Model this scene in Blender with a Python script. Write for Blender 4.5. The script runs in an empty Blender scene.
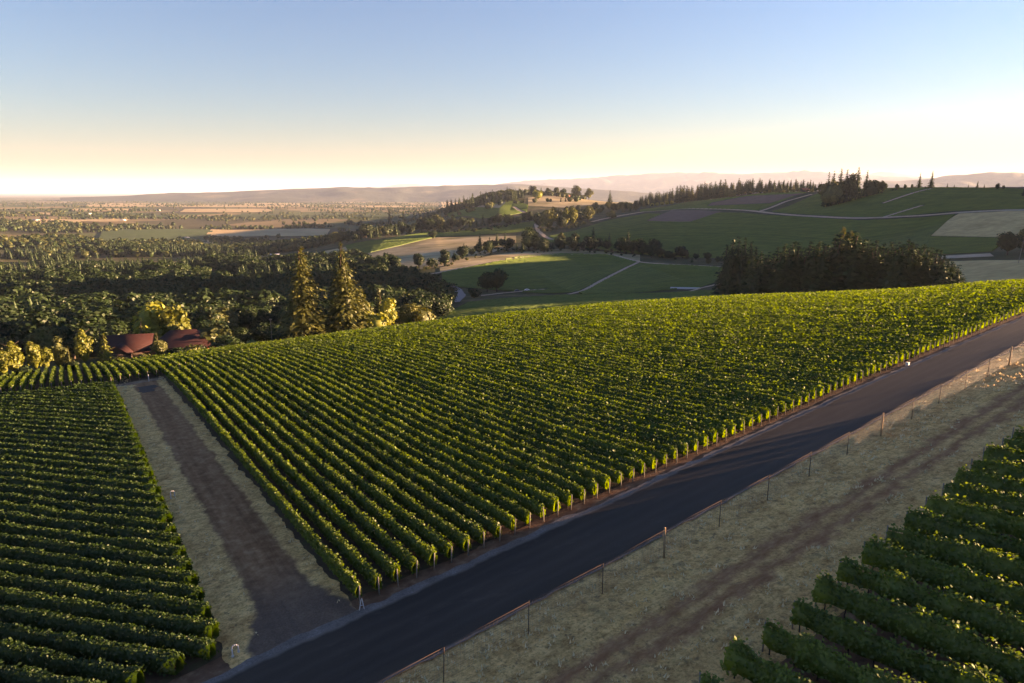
import bpy, bmesh, math, random
import numpy as np
R_ = math.radians
rng = np.random.default_rng(11)
random.seed(5)

# ------------------------------------------------------------------ camera, sky, sun, exposure
scn = bpy.context.scene
COL = scn.collection
F, CX, CY, HOR = 683.0, 512.0, 341.5, 190.0
PITCH = math.atan((CY - HOR) / F)
cam = bpy.data.cameras.new('camera'); camo = bpy.data.objects.new('camera', cam); COL.objects.link(camo)
cam.sensor_width = 36.0; cam.lens = F / 1024 * 36.0
cam.clip_start = 0.5; cam.clip_end = 200000
camo.location = (0, 0, 0); camo.rotation_euler = (math.pi / 2 - PITCH, 0, 0)
scn.camera = camo

SUN_AZ, SUN_EL = 75.0, 7.8          # degrees clockwise from the view direction (+Y), elevation
world = bpy.data.worlds.new('World'); scn.world = world; world.use_nodes = True
nt = world.node_tree; nt.nodes.clear()
wo = nt.nodes.new('ShaderNodeOutputWorld'); wb = nt.nodes.new('ShaderNodeBackground')
sk = nt.nodes.new('ShaderNodeTexSky'); sk.sky_type = 'NISHITA'; sk.sun_disc = False
sk.sun_elevation = R_(SUN_EL); sk.sun_rotation = R_(SUN_AZ)
sk.altitude = 150; sk.air_density = 1.35; sk.dust_density = 0.0; sk.ozone_density = 6.3
wb.inputs['Strength'].default_value = 0.054
nt.links.new(sk.outputs[0], wb.inputs[0]); nt.links.new(wb.outputs[0], wo.inputs[0])
sl = bpy.data.lights.new('sun', 'SUN'); sl.energy = 5.0; sl.angle = R_(0.5); sl.color = (1.0, 0.82, 0.52)
so = bpy.data.objects.new('sun', sl); COL.objects.link(so)
so.rotation_euler = (R_(90 - SUN_EL), 0, R_(180 - SUN_AZ))
so.location = (300, 60, 200)
scn.view_settings.view_transform = 'Standard'; scn.view_settings.look = 'None'
scn.view_settings.exposure = 2.8; scn.view_settings.gamma = 1.0
scn.view_settings.use_curve_mapping = False
scn.view_settings.use_white_balance = True; scn.view_settings.white_balance_temperature = 9500; scn.view_settings.white_balance_tint = 42   # evening white balance of the camera
scn.render.engine = 'CYCLES'
scn.cycles.max_bounces = 6; scn.cycles.diffuse_bounces = 3; scn.cycles.glossy_bounces = 2
scn.cycles.transmission_bounces = 4; scn.cycles.volume_bounces = 1; scn.cycles.transparent_max_bounces = 8
scn.cycles.use_denoising = True

# ------------------------------------------------------------------ terrain as a function of plan position
S = 0.8                                                     # one vine-row gap = 2.13 * S = 1.7 m
CO = np.array([-40.35521281, 7.22262263, -6.90171671, 0.51434021, -6.5755670, 4.52799602,
               -0.51105679, -0.08470974, 1.60116276, -2.79937828])
P0 = np.array([-15.27723473, 61.03380476]) * S              # first vine post by the junction
RV = np.array([0.80908165, 0.58769626])                     # along the paved road
VV = np.array([math.sin(R_(-33.8)), math.cos(R_(-33.8))])   # along the vine rows
MI = np.linalg.inv(np.array([RV, VV]).T)
SP = 2.13 * S

def xy(u, v):
    u = np.asarray(u, float); v = np.asarray(v, float)
    return P0[0] + u * RV[0] + v * VV[0], P0[1] + u * RV[1] + v * VV[1]
def uv(x, y):
    a = np.asarray(x, float) - P0[0]; b = np.asarray(y, float) - P0[1]
    return MI[0, 0] * a + MI[0, 1] * b, MI[1, 0] * a + MI[1, 1] * b
def poly(u, v):
    return (CO[0] + CO[1]*u + CO[2]*v + CO[3]*u*u + CO[4]*u*v + CO[5]*v*v + CO[6]*u**3 + CO[7]*u*u*v + CO[8]*u*v*v + CO[9]*v**3)
SHADE_HILL = 135.0  # height of the added hill that casts shade from out of view
DROP = 14.0  # unseen ground at the right is lowered to let the low sun in
RISE = -0.6                                                  # how the slope right of the track goes on rising (units per 100)
def near(x, y):
    u, v = uv(x, y); u = u / S / 100; v = v / S / 100
    uc = np.clip(u, -1.2, 3.6); vlo = -0.45; vc = np.clip(v, vlo, 2.6)
    z = poly(uc, vc)
    z = z + (vlo - np.minimum(v, vlo)) * RISE
    a = np.arctan2(x, y); d = np.hypot(x, y); q = np.clip((a - R_(38.5)) / R_(14), 0, 1); q = q*q*(3-2*q); q = q * np.clip((R_(95) - a) / R_(20), 0, 1)
    k = np.clip((d - 45) / 150, 0, 1)
    return z * S - DROP * q * k

def ray(px, py):
    px = np.asarray(px, float); py = np.asarray(py, float)
    return px - CX, F * math.cos(PITCH) + (CY - py) * math.sin(PITCH), -F * math.sin(PITCH) + (CY - py) * math.cos(PITCH)
def pix(px, py, d):
    a, b, c = ray(px, py); h = np.hypot(a, b)
    return a / h * d, b / h * d, c / h * d

PL = [(6000, 209), (10000, 203.3), (20000, 198.3), (45000, 195.3)]
COLS = {
 -250: [205, (250,375),(330,352),(480,328),(700,304),(950,284),(1300,268),(1800,248),(2500,234),(3500,222)],
 0:    [204, (250,371),(330,348),(480,322),(700,300),(950,282),(1300,268),(1800,249),(2500,235),(3500,223)],
 128:  [206, (250,360),(330,342),(480,318),(700,296),(950,280),(1300,266),(1800,248),(2500,236),(3500,223)],
 256:  [210, (255,349),(330,335),(480,313),(700,292),(950,275),(1300,260),(1800,250),(2500,238),(3500,224)],
 384:  [224, (270,334),(350,324),(500,305),(700,284),(900,268),(1100,256),(1400,238),(1900,238),(2900,228)],
 512:  [246, (290,317),(380,309),(480,299),(620,289),(850,262),(1050,248),(1350,233),(1850,207),(2400,194)],
 640:  [264, (310,306),(390,302),(480,297),(620,289),(830,264),(950,254),(1250,232),(1700,211),(2100,204)],
 768:  [272, (315,300),(400,300),(500,294),(600,284),(760,266),(920,248),(1150,228),(1400,210),(1700,192)],
 896:  [270, (315,296),(400,300),(500,289),(600,275),(740,256),(880,240),(1020,222),(1180,205),(1350,187.5)],
 1024: [266, (310,289),(390,294),(480,281),(570,265),(680,252),(820,238),(950,213),(1080,201),(1220,188)],
 1280: [262, (310,271),(390,273),(480,262),(570,250),(680,240),(820,230),(950,213),(1080,201),(1220,190)],
}
_az, _ld, _z = [], [], []
for px, lst in COLS.items():
    a = math.atan2(px - CX, F * math.cos(PITCH))
    dc = lst[0]
    ds = [0.6 * dc, 0.8 * dc, dc]; zs = [float(near(q * math.sin(a), q * math.cos(a))) for q in ds]
    for d, yy in lst[1:] + PL:
        for _ in range(3):                                  # pixel column px at height yy: refine the azimuth
            pass
        b = F * math.cos(PITCH) + (CY - yy) * math.sin(PITCH); c = -F * math.sin(PITCH) + (CY - yy) * math.cos(PITCH)
        ds.append(d); zs.append(d * c / math.hypot(b * math.tan(a), b))
    _az.append(a); _ld.append(np.log(ds)); _z.append(zs)
for adeg in (75, 100, 140, 180):                            # outside the picture: a rounded hill that falls away
    for sgn in (-1, 1):
        a = R_(adeg) * sgn
        dc = 240 if sgn > 0 else 200
        if adeg > 100: dc = 150
        ds = [0.6*dc, 0.8*dc, dc]; zs = [float(near(q*math.sin(a), q*math.cos(a))) for q in ds]
        z0 = zs[-1]
        for k, d in enumerate((300,400,500,620,800,1000,1300,1800,2500)):
            ds.append(d); zs.append(z0 + (-150 - z0) * min(1, (d - dc) / 2300) ** (1.3 if sgn > 0 else .7))
        for d, yy in PL: ds.append(d); zs.append(-(yy - HOR) / F * d * .97)
        _az.append(a); _ld.append(np.log(ds)); _z.append(zs)
_o = np.argsort(_az); _az = np.array(_az)[_o]; _ld = np.array(_ld)[_o]; _z = np.array(_z)[_o]

def pchip_slopes(x, y):                                     # x (n,), y (n,k) -> monotone slopes
    h = np.diff(x)[:, None]; dl = np.diff(y, axis=0) / h
    m = np.zeros_like(y); m[0] = dl[0]; m[-1] = dl[-1]
    w1 = 2*h[1:] + h[:-1]; w2 = h[1:] + 2*h[:-1]
    same = dl[:-1] * dl[1:] > 0
    den = np.where(same, w1 / np.where(same, dl[:-1], 1) + w2 / np.where(same, dl[1:], 1), 1)
    m[1:-1] = np.where(same, (w1 + w2) / den, 0)
    return m
def hermite(x, y, m, q):
    i = np.clip(np.searchsorted(x, q) - 1, 0, len(x) - 2); h = (x[i+1] - x[i])[:, None]
    t = ((q - x[i])[:, None]) / h
    return ((2*t**3-3*t**2+1)*y[i] + (t**3-2*t**2+t)*h*m[i] + (-2*t**3+3*t**2)*y[i+1] + (t**3-t**2)*h*m[i+1])
NT = 2880
TA = np.linspace(-math.pi, math.pi, NT + 1)
TLD = hermite(_az, _ld, pchip_slopes(_az, _ld), TA); TZ = hermite(_az, _z, pchip_slopes(_az, _z), TA)
KN = TLD.shape[1]
TM = np.zeros_like(TZ)
_h = np.diff(TLD, axis=1); _dl = np.diff(TZ, axis=1) / _h
TM[:, 0] = _dl[:, 0]; TM[:, -1] = _dl[:, -1]
_s = _dl[:, :-1] * _dl[:, 1:] > 0
_w1 = 2*_h[:, 1:] + _h[:, :-1]; _w2 = _h[:, 1:] + 2*_h[:, :-1]
TM[:, 1:-1] = np.where(_s, (_w1 + _w2) / np.where(_s, _w1 / np.where(_s, _dl[:, :-1], 1) + _w2 / np.where(_s, _dl[:, 1:], 1), 1), .0)

def vnoise(x, y, seed=0):                                   # smooth value noise in 0..1
    xi = np.floor(x).astype(np.int64); yi = np.floor(y).astype(np.int64); fx = x - xi; fy = y - yi
    fx = fx*fx*(3-2*fx); fy = fy*fy*(3-2*fy)
    def h(a, b):
        n = (a * 374761393 + b * 668265263 + seed * 982451653) & 0xffffffff
        n = ((n ^ (n >> 13)) * 1274126177) & 0xffffffff
        return ((n ^ (n >> 16)) & 0xffff) / 65535.0
    return (h(xi, yi)*(1-fx) + h(xi+1, yi)*fx)*(1-fy) + (h(xi, yi+1)*(1-fx) + h(xi+1, yi+1)*fx)*fy

def H(x, y):
    x = np.asarray(x, float); y = np.asarray(y, float); shp = np.broadcast(x, y).shape
    x = np.broadcast_to(x, shp).ravel(); y = np.broadcast_to(y, shp).ravel()
    d = np.hypot(x, y) + 1e-6; a = np.arctan2(x, y)
    f = (a + math.pi) / (2 * math.pi) * NT; i = np.clip(f.astype(int), 0, NT - 1); w = (f - i)[:, None]
    L = TLD[i]*(1-w) + TLD[i+1]*w; Z = TZ[i]*(1-w) + TZ[i+1]*w; M = TM[i]*(1-w) + TM[i+1]*w
    ld = np.clip(np.log(d), L[:, 0], L[:, -1])
    k = np.clip((L <= ld[:, None]).sum(1) - 1, 0, KN - 2); r = np.arange(len(x))
    h = L[r, k+1] - L[r, k]; t = (ld - L[r, k]) / h
    far = (2*t**3-3*t**2+1)*Z[r, k] + (t**3-2*t**2+t)*h*M[r, k] + (-2*t**3+3*t**2)*Z[r, k+1] + (t**3-t**2)*h*M[r, k+1]
    dc = np.exp(L[:, 2])
    wt = np.clip((d / dc - .8) / .2, 0, 1); wt = wt*wt*(3-2*wt)
    und = np.clip((d - 420) / 400, 0, 1) * np.clip((9000 - d) / 5000, 0, 1)
    far = far + und * ((vnoise(x/140, y/140, 3) - .5) * 7 + (vnoise(x/420+9, y/420, 4) - .5) * 9) * np.clip(1.2 - np.abs(a) * 0, 0, 1) * .5
    ad = np.degrees(a); hw_ = np.clip((ad - 37.5) / 10.5, 0, 1) * np.clip((63.5 - ad) / 3.2, 0, 1); hw_ = hw_*hw_*(3-2*hw_)
    far = far + SHADE_HILL * hw_ * np.exp(-((d - 1350) / 290) ** 2)       # unseen hill right of the view, added to shade the middle slopes and wood
    return (near(x, y) * (1 - wt) + far * wt).reshape(shp)
def crest(x, y):
    a = np.arctan2(x, y); f = (a + math.pi) / (2 * math.pi) * NT; i = np.clip(f.astype(int), 0, NT - 1)
    return np.exp(TLD[i, 2])

_D = np.geomspace(20, 30000, 1500)
def hit(px, py, dmin=20, dmax=30000):                       # where the ground is seen at a pixel
    a, b, c = ray(px, py); h = math.hypot(a, b)
    D = _D[(_D >= dmin) & (_D <= dmax)]
    zz = H(a / h * D, b / h * D); g = zz - c / h * D
    k = np.argmax(g > 0)
    if not (g > 0).any(): k = np.argmax(g); d = D[k]
    elif k == 0: d = D[0]
    else: d = D[k-1] + (D[k] - D[k-1]) * (-g[k-1]) / (g[k] - g[k-1])
    return np.array([a / h * d, b / h * d]), d

# ------------------------------------------------------------------ helpers
def mesh_np(name, V, Q, mat=None, parent=None, loc=None, smooth=False, T=None):
    V = np.asarray(V, np.float32).reshape(-1, 3)
    if loc is not None: V = V - np.asarray(loc, np.float32)
    me = bpy.data.meshes.new(name); me.vertices.add(len(V)); me.vertices.foreach_set('co', V.ravel())
    Q = np.asarray(Q, np.int32).reshape(-1, 4) if Q is not None and len(Q) else np.zeros((0, 4), np.int32)
    T = np.asarray(T, np.int32).reshape(-1, 3) if T is not None and len(T) else np.zeros((0, 3), np.int32)
    lp = np.concatenate([Q.ravel(), T.ravel()]); me.loops.add(len(lp)); me.loops.foreach_set('vertex_index', lp)
    me.polygons.add(len(Q) + len(T))
    st = np.concatenate([np.arange(len(Q)) * 4, len(Q) * 4 + np.arange(len(T)) * 3]).astype(np.int32)
    me.polygons.foreach_set('loop_start', st)
    if smooth: me.polygons.foreach_set('use_smooth', np.ones(len(st), bool))
    me.update(calc_edges=True); me.validate()
    if mat: me.materials.append(mat)
    return link(name, me, parent, loc if parent is None else None)
def link(name, me, parent=None, loc=None):
    o = bpy.data.objects.new(name, me); COL.objects.link(o)
    if parent is not None: o.parent = parent
    if loc is not None: o.location = loc
    return o
def tag(o, label=None, cat=None, group=None, kind=None):
    if label: o['label'] = label
    if cat: o['category'] = cat
    if group: o['group'] = group
    if kind: o['kind'] = kind
    return o
def empty(name, loc, rz=0.0):
    o = bpy.data.objects.new(name, None); COL.objects.link(o); o.location = loc; o.rotation_euler = (0, 0, rz)
    o.empty_display_size = .2
    return o
def copy_tree(o, parent=None):
    c = o.copy(); COL.objects.link(c)
    if parent is not None: c.parent = parent
    for ch in list(o.children): copy_tree(ch, c)
    return c
def ordinal(n):
    return f"{n}{'th' if 10 <= n % 100 <= 20 else {1:'st',2:'nd',3:'rd'}.get(n % 10, 'th')}"
class MB:                                                   # collects boxes, prisms and tubes for one mesh
    def __init__(s): s.v, s.q, s.t = [], [], []
    def add(s, v, q, t=()):
        b = len(s.v); s.v += [tuple(p) for p in v]; s.q += [tuple(i + b for i in f) for f in q]; s.t += [tuple(i + b for i in f) for f in t]
    def box(s, x0, x1, y0, y1, z0, z1):
        s.add([(x0,y0,z0),(x1,y0,z0),(x1,y1,z0),(x0,y1,z0),(x0,y0,z1),(x1,y0,z1),(x1,y1,z1),(x0,y1,z1)],
              [(3,2,1,0),(4,5,6,7),(0,1,5,4),(1,2,6,5),(2,3,7,6),(3,0,4,7)])
    def tube(s, a, b, r0, r1=None, n=7, cap=True):
        a = np.array(a, float); b = np.array(b, float); r1 = r0 if r1 is None else r1
        d = b - a; d /= np.linalg.norm(d); up = np.array((0, 0, 1.)) if abs(d[2]) < .9 else np.array((1., 0, 0))
        e = np.cross(d, up); e /= np.linalg.norm(e); g = np.cross(d, e)
        an = [2*math.pi*k/n for k in range(n)]
        v = [a + r0*(e*math.cos(t) + g*math.sin(t)) for t in an] + [b + r1*(e*math.cos(t) + g*math.sin(t)) for t in an]
        q = [(k, (k+1) % n, n+(k+1) % n, n+k) for k in range(n)]; t = []
        if cap:
            v += [a, b]; t = [(2*n, (k+1) % n, k) for k in range(n)] + [(2*n+1, n+k, n+(k+1) % n) for k in range(n)]
        s.add(v, q, t)
    def path(s, pts, rs, n=7):
        for k in range(len(pts) - 1): s.tube(pts[k], pts[k+1], rs[k], rs[k+1], n)
    def build(s, name, mat, parent=None, loc=None, smooth=False):
        return mesh_np(name, np.array(s.v), s.q, mat, parent, loc, smooth, s.t)

# ------------------------------------------------------------------ materials
def ramp(nt, fac, stops):
    r = nt.nodes.new('ShaderNodeValToRGB'); e = r.color_ramp.elements
    while len(e) < len(stops): e.new(.5)
    for k, (p, c) in enumerate(stops): e[k].position = p; e[k].color = (*c, 1)
    nt.links.new(fac, r.inputs[0]); return r.outputs[0]
def noise(nt, scale, detail=4, rough=.6, vec=None, stretch=None):
    n = nt.nodes.new('ShaderNodeTexNoise'); n.inputs['Scale'].default_value = scale
    n.inputs['Detail'].default_value = detail; n.inputs['Roughness'].default_value = rough
    if vec is not None:
        if stretch:
            m = nt.nodes.new('ShaderNodeMapping'); m.vector_type = 'TEXTURE'; m.inputs['Scale'].default_value = tuple(1 / q for q in stretch[:3])
            if len(stretch) > 3: m.inputs['Rotation'].default_value = (0, 0, stretch[3])
            nt.links.new(vec, m.inputs[0]); vec = m.outputs[0]
        nt.links.new(vec, n.inputs['Vector'])
    return n.outputs['Fac']
def mix(nt, fac, a, b, mode='MIX'):
    m = nt.nodes.new('ShaderNodeMix'); m.data_type = 'RGBA'; m.blend_type = mode
    for s, val in ((m.inputs[0], fac), (m.inputs[6], a), (m.inputs[7], b)):
        if isinstance(val, (int, float)): s.default_value = val
        elif isinstance(val, tuple): s.default_value = (*val, 1)
        else: nt.links.new(val, s)
    return m.outputs[2]
def math_n(nt, op, a, b=None):
    m = nt.nodes.new('ShaderNodeMath'); m.operation = op
    for s, val in ((m.inputs[0], a), (m.inputs[1], b)):
        if val is None: continue
        if isinstance(val, (int, float)): s.default_value = val
        else: nt.links.new(val, s)
    return m.outputs[0]
def base_mat(name, rough=.9, spec=.2):
    m = bpy.data.materials.new(name); m.use_nodes = True; nt = m.node_tree
    b = nt.nodes['Principled BSDF']; b.inputs['Roughness'].default_value = rough; b.inputs['Specular IOR Level'].default_value = spec
    return m, nt, b
def bump(nt, b, h, strength, dist):
    n = nt.nodes.new('ShaderNodeBump'); n.inputs['Strength'].default_value = strength; n.inputs['Distance'].default_value = dist
    nt.links.new(h, n.inputs['Height']); nt.links.new(n.outputs[0], b.inputs['Normal'])
def geo_pos(nt): return nt.nodes.new('ShaderNodeNewGeometry').outputs['Position']
def noise_mat(name, stops, scale, rough=.9, bmp=0, bscale=None, detail=6, stretch=None, stops2=None, scale2=None, amt=.5, spec=.15):
    m, nt, b = base_mat(name, rough, spec); p = geo_pos(nt)
    c = ramp(nt, noise(nt, scale, detail, .65, p, stretch), stops)
    if stops2: c = mix(nt, amt, c, ramp(nt, noise(nt, scale2, 3, .5, p), stops2), 'MULTIPLY')
    nt.links.new(c, b.inputs['Base Color'])
    if bmp: bump(nt, b, noise(nt, bscale or scale, 6, .7, p), 1.0, bmp)
    return m
def plain(name, col, rough=.7, spec=.3, var=.25, scale=6):
    a = tuple(c * (1 - var) for c in col); z = tuple(min(1, c * (1 + var)) for c in col)
    return noise_mat(name, [(.3, a), (.7, z)], scale, rough, spec=spec)
def leaf_mat(name, dark, light, trans=.35, tint=(1.0, 1.0, .35), scale=1.2, objvar=.35):
    m = bpy.data.materials.new(name); m.use_nodes = True; nt = m.node_tree; nt.nodes.clear()
    out = nt.nodes.new('ShaderNodeOutputMaterial'); di = nt.nodes.new('ShaderNodeBsdfDiffuse'); tr = nt.nodes.new('ShaderNodeBsdfTranslucent')
    mx = nt.nodes.new('ShaderNodeMixShader'); mx.inputs[0].default_value = trans
    g = nt.nodes.new('ShaderNodeNewGeometry')
    oi = nt.nodes.new('ShaderNodeObjectInfo')
    f = math_n(nt, 'ADD', math_n(nt, 'MULTIPLY', noise(nt, scale, 2, .5, g.outputs['Position']), .8), math_n(nt, 'MULTIPLY', g.outputs['Random Per Island'], .45))
    f = math_n(nt, 'ADD', f, math_n(nt, 'MULTIPLY', math_n(nt, 'SUBTRACT', oi.outputs['Random'], .5), objvar))
    c = ramp(nt, f, [(.2, dark), (.95, light)])
    nt.links.new(c, di.inputs[0]); nt.links.new(mix(nt, 1.0, c, tint, 'MULTIPLY'), tr.inputs[0])
    gl = nt.nodes.new('ShaderNodeBsdfGlossy'); gl.inputs['Roughness'].default_value = .55; gl.inputs[0].default_value = (.6, .65, .6, 1)
    nt.links.new(di.outputs[0], mx.inputs[1]); nt.links.new(tr.outputs[0], mx.inputs[2])
    m2 = nt.nodes.new('ShaderNodeMixShader'); m2.inputs[0].default_value = .04
    nt.links.new(mx.outputs[0], m2.inputs[1]); nt.links.new(gl.outputs[0], m2.inputs[2]); nt.links.new(m2.outputs[0], out.inputs[0])
    return m

M = {}
M['vine'] = leaf_mat('vine_leaves', (.016, .044, .007), (.105, .165, .017), .48, (1.7, 1.6, .22), .9, .3)
M['vine_shaded'] = leaf_mat('shaded_vine_leaves', (.010, .032, .007), (.036, .074, .012), .32, (1.5, 1.5, .25), .9, .3)  # darker copy of the vine leaves: the left block's shade put into the colour
M['vine_lit'] = leaf_mat('lit_vine_leaves', (.030, .070, .010), (.125, .190, .028), .45, (1.6, 1.5, .25), .9, .3)  # lighter copy of the vine leaves: the right block's light put into the colour
M['vine_far'] = leaf_mat('far_vine_leaves', (.050, .098, .022), (.120, .185, .036), .25, (1.4, 1.3, .35), .05, .2)
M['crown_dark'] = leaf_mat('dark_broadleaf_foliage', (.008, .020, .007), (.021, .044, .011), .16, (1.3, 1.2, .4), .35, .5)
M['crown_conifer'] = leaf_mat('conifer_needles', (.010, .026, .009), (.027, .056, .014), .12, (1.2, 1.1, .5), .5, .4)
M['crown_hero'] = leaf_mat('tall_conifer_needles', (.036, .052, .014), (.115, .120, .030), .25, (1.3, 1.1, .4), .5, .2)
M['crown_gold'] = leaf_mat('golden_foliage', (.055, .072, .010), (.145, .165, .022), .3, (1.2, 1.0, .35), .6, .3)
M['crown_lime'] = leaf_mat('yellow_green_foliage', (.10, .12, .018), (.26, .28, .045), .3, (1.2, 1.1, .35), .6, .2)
M['crown_olive'] = leaf_mat('olive_foliage', (.035, .050, .014), (.105, .115, .032), .25, (1.3, 1.1, .4), .5, .4)
M['bark'] = noise_mat('bark', [(.3, (.045, .032, .024)), (.7, (.11, .085, .065))], 3, .9, .03, 6, stretch=(4, 4, .6))
M['vine_wood'] = noise_mat('vine_trunk_bark', [(.3, (.035, .024, .018)), (.7, (.09, .065, .048))], 12, .9)
M['post'] = noise_mat('weathered_post', [(.3, (.13, .115, .10)), (.7, (.27, .24, .21))], 5, .85, stretch=(6, 6, 1))
M['wood'] = noise_mat('fence_post_wood', [(.3, (.20, .13, .075)), (.7, (.36, .25, .15))], 5, .85, stretch=(6, 6, 1))
M['steel'] = plain('galvanised_wire', (.16, .13, .11), .5, .5)
M['rust'] = plain('rusty_stake', (.09, .06, .045), .8, .2)
M['white'] = plain('white_plastic', (.42, .42, .42), .4, .5, .05)
# ground
M['soil'] = noise_mat('vineyard_soil', [(.30, (.055, .034, .022)), (.5, (.105, .066, .042)), (.62, (.085, .078, .036)), (.75, (.16, .115, .07))], .9, .95, .06, 3, stops2=[(.3, (.6, .6, .6)), (.7, (1, 1, 1))], scale2=.12, amt=.8)
M['redsoil'] = noise_mat('red_brown_soil', [(.3, (.13, .060, .036)), (.55, (.21, .11, .066)), (.75, (.32, .21, .13))], 1.1, .95, .06, 3, stops2=[(.3, (.65, .65, .65)), (.7, (1, 1, 1))], scale2=.15, amt=.8)

def attr(nt, name):
    a = nt.nodes.new('ShaderNodeAttribute'); a.attribute_name = name; return a.outputs['Fac']
def smooth(nt, v, lo, hi):
    r = nt.nodes.new('ShaderNodeMapRange'); r.interpolation_type = 'SMOOTHSTEP'; r.inputs[1].default_value = lo; r.inputs[2].default_value = hi
    nt.links.new(v, r.inputs[0]); return r.outputs[0]
def dry_colour(nt, p):
    c = ramp(nt, noise(nt, .9, 10, .74, p), [(.30, (.34, .18, .075)), (.42, (.57, .35, .155)), (.52, (.74, .485, .225)), (.68, (.86, .61, .31))])
    k = ramp(nt, noise(nt, .13, 5, .62, p, (1, 3, 1, R_(36))), [(.36, (.74, .64, .54)), (.54, (1, .95, .88)), (.7, (1, .90, .68))])
    c = mix(nt, .7, c, k, 'MULTIPLY')
    st = ramp(nt, noise(nt, 1.5, 6, .7, p, (.25, 2.2, 1, R_(36))), [(.36, (.66, .58, .50)), (.56, (1, 1, 1))])
    c = mix(nt, .5, c, st, 'MULTIPLY')
    sp = smooth(nt, noise(nt, 2.3, 4, .65, p), .60, .69); c = mix(nt, math_n(nt, 'MULTIPLY', sp, .55), c, (.14, .10, .055))
    f1 = ramp(nt, noise(nt, 4.5, 5, .75, p), [(.36, (.56, .48, .40)), (.49, (1.05, 1.01, .95)), (.66, (1.30, 1.24, 1.15))]); c = mix(nt, .8, c, f1, 'MULTIPLY')
    f2 = smooth(nt, noise(nt, 1.15, 6, .72, p), .565, .61); c = mix(nt, math_n(nt, 'MULTIPLY', f2, .5), c, (.17, .115, .065))
    gr = smooth(nt, noise(nt, .38, 5, .65, p), .58, .70); c = mix(nt, math_n(nt, 'MULTIPLY', gr, .4), c, (.26, .20, .085))
    return c
def band(nt, p, centre, half, soft, wob):                    # 1 inside a band across the sheet, with a ragged edge
    d = math_n(nt, 'ABSOLUTE', math_n(nt, 'SUBTRACT', attr(nt, 'across'), centre))
    n1 = math_n(nt, 'MULTIPLY', math_n(nt, 'SUBTRACT', noise(nt, .35, 7, .68, p), .5), wob)
    return smooth(nt, math_n(nt, 'SUBTRACT', half, math_n(nt, 'ADD', d, n1)), -soft, soft)
def verge_mat():
    m, nt, b = base_mat('dry_grass_verge', .95, .1); p = geo_pos(nt); c = dry_colour(nt, p)
    t = ramp(nt, noise(nt, 1.3, 8, .7, p, (.5, 1.4, 1, R_(36))), [(.3, (.23, .085, .040)), (.5, (.34, .145, .075)), (.72, (.50, .27, .14))])
    tr = band(nt, p, .455, .095, .05, .30)
    mid = math_n(nt, 'MULTIPLY', band(nt, p, .452, .026, .03, .16), .75)
    c = mix(nt, math_n(nt, 'MULTIPLY', tr, math_n(nt, 'SUBTRACT', .95, mid)), c, t)
    nt.links.new(c, b.inputs['Base Color']); bump(nt, b, noise(nt, 2.2, 9, .78, p), 1.0, .28); return m
M['dry'] = verge_mat()
M['tuft'] = leaf_mat('dry_grass_blades', (.50, .37, .20), (.80, .65, .42), .35, (1, .95, .8), .5, 0)
def lane_mat():
    m, nt, b = base_mat('dirt_lane_and_verge', .95, .1); p = geo_pos(nt); c = dry_colour(nt, p)
    t = ramp(nt, noise(nt, 1.0, 9, .68, p), [(.3, (.19, .088, .042)), (.5, (.29, .145, .075)), (.72, (.42, .25, .14))])
    st = ramp(nt, noise(nt, .55, 5, .65, p, (1.5, .06, 1, R_(34))), [(.36, (.66, .58, .53)), (.6, (1.12, 1.08, 1.04))]); t = mix(nt, .9, t, st, 'MULTIPLY')
    w = math_n(nt, 'MULTIPLY', smooth(nt, attr(nt, 'along'), 9.0, 0.0), .20)
    d = math_n(nt, 'ABSOLUTE', math_n(nt, 'SUBTRACT', attr(nt, 'across'), .585))
    n1 = math_n(nt, 'MULTIPLY', math_n(nt, 'SUBTRACT', noise(nt, .45, 8, .7, p), .5), .17)
    f = smooth(nt, math_n(nt, 'SUBTRACT', math_n(nt, 'ADD', w, .245), math_n(nt, 'ADD', d, n1)), -.03, .035)
    g_ = ramp(nt, noise(nt, 6, 5, .7, p), [(.3, (.055, .048, .042)), (.7, (.135, .115, .10))])
    t = mix(nt, math_n(nt, 'MULTIPLY', smooth(nt, attr(nt, 'along'), 16.0, 3.0), .75), t, g_)
    c = mix(nt, f, c, t)
    nt.links.new(c, b.inputs['Base Color']); bump(nt, b, noise(nt, 2.5, 9, .75, p), 1.0, .18); return m
M['lane'] = lane_mat()
M['dirt'] = noise_mat('packed_dirt', [(.3, (.12, .078, .058)), (.5, (.22, .135, .09)), (.72, (.34, .24, .165))], 1.0, .93, .08, 3)
def asphalt_mat():
    m, nt, b = base_mat('asphalt', .8, .3); p = geo_pos(nt)
    c = ramp(nt, noise(nt, 26, 4, .65, p), [(.3, (.019, .0155, .012)), (.7, (.036, .029, .0225))])
    k = ramp(nt, noise(nt, .22, 7, .68, p, (.18, 1.4, 1, R_(36))), [(.35, (.70, .69, .69)), (.65, (1.35, 1.30, 1.24))]); c = mix(nt, 1.0, c, k, 'MULTIPLY')
    for ce in (.24, .42, .62, .80):                          # paler wheel lines
        c = mix(nt, math_n(nt, 'MULTIPLY', band(nt, p, ce, .03, .04, .05), .28), c, (.050, .046, .043))
    e = math_n(nt, 'MULTIPLY', math_n(nt, 'SUBTRACT', 1.0, band(nt, p, .5, .475, .03, .08)), .8)
    c = mix(nt, e, c, (.15, .13, .11))
    du = smooth(nt, noise(nt, .5, 8, .7, p, (.5, 1, 1, .4)), .56, .74); c = mix(nt, math_n(nt, 'MULTIPLY', du, .22), c, (.12, .105, .092))
    nt.links.new(c, b.inputs['Base Color']); bump(nt, b, noise(nt, 30, 4, .65, p), .6, .015); return m
M['asphalt'] = asphalt_mat()
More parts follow.
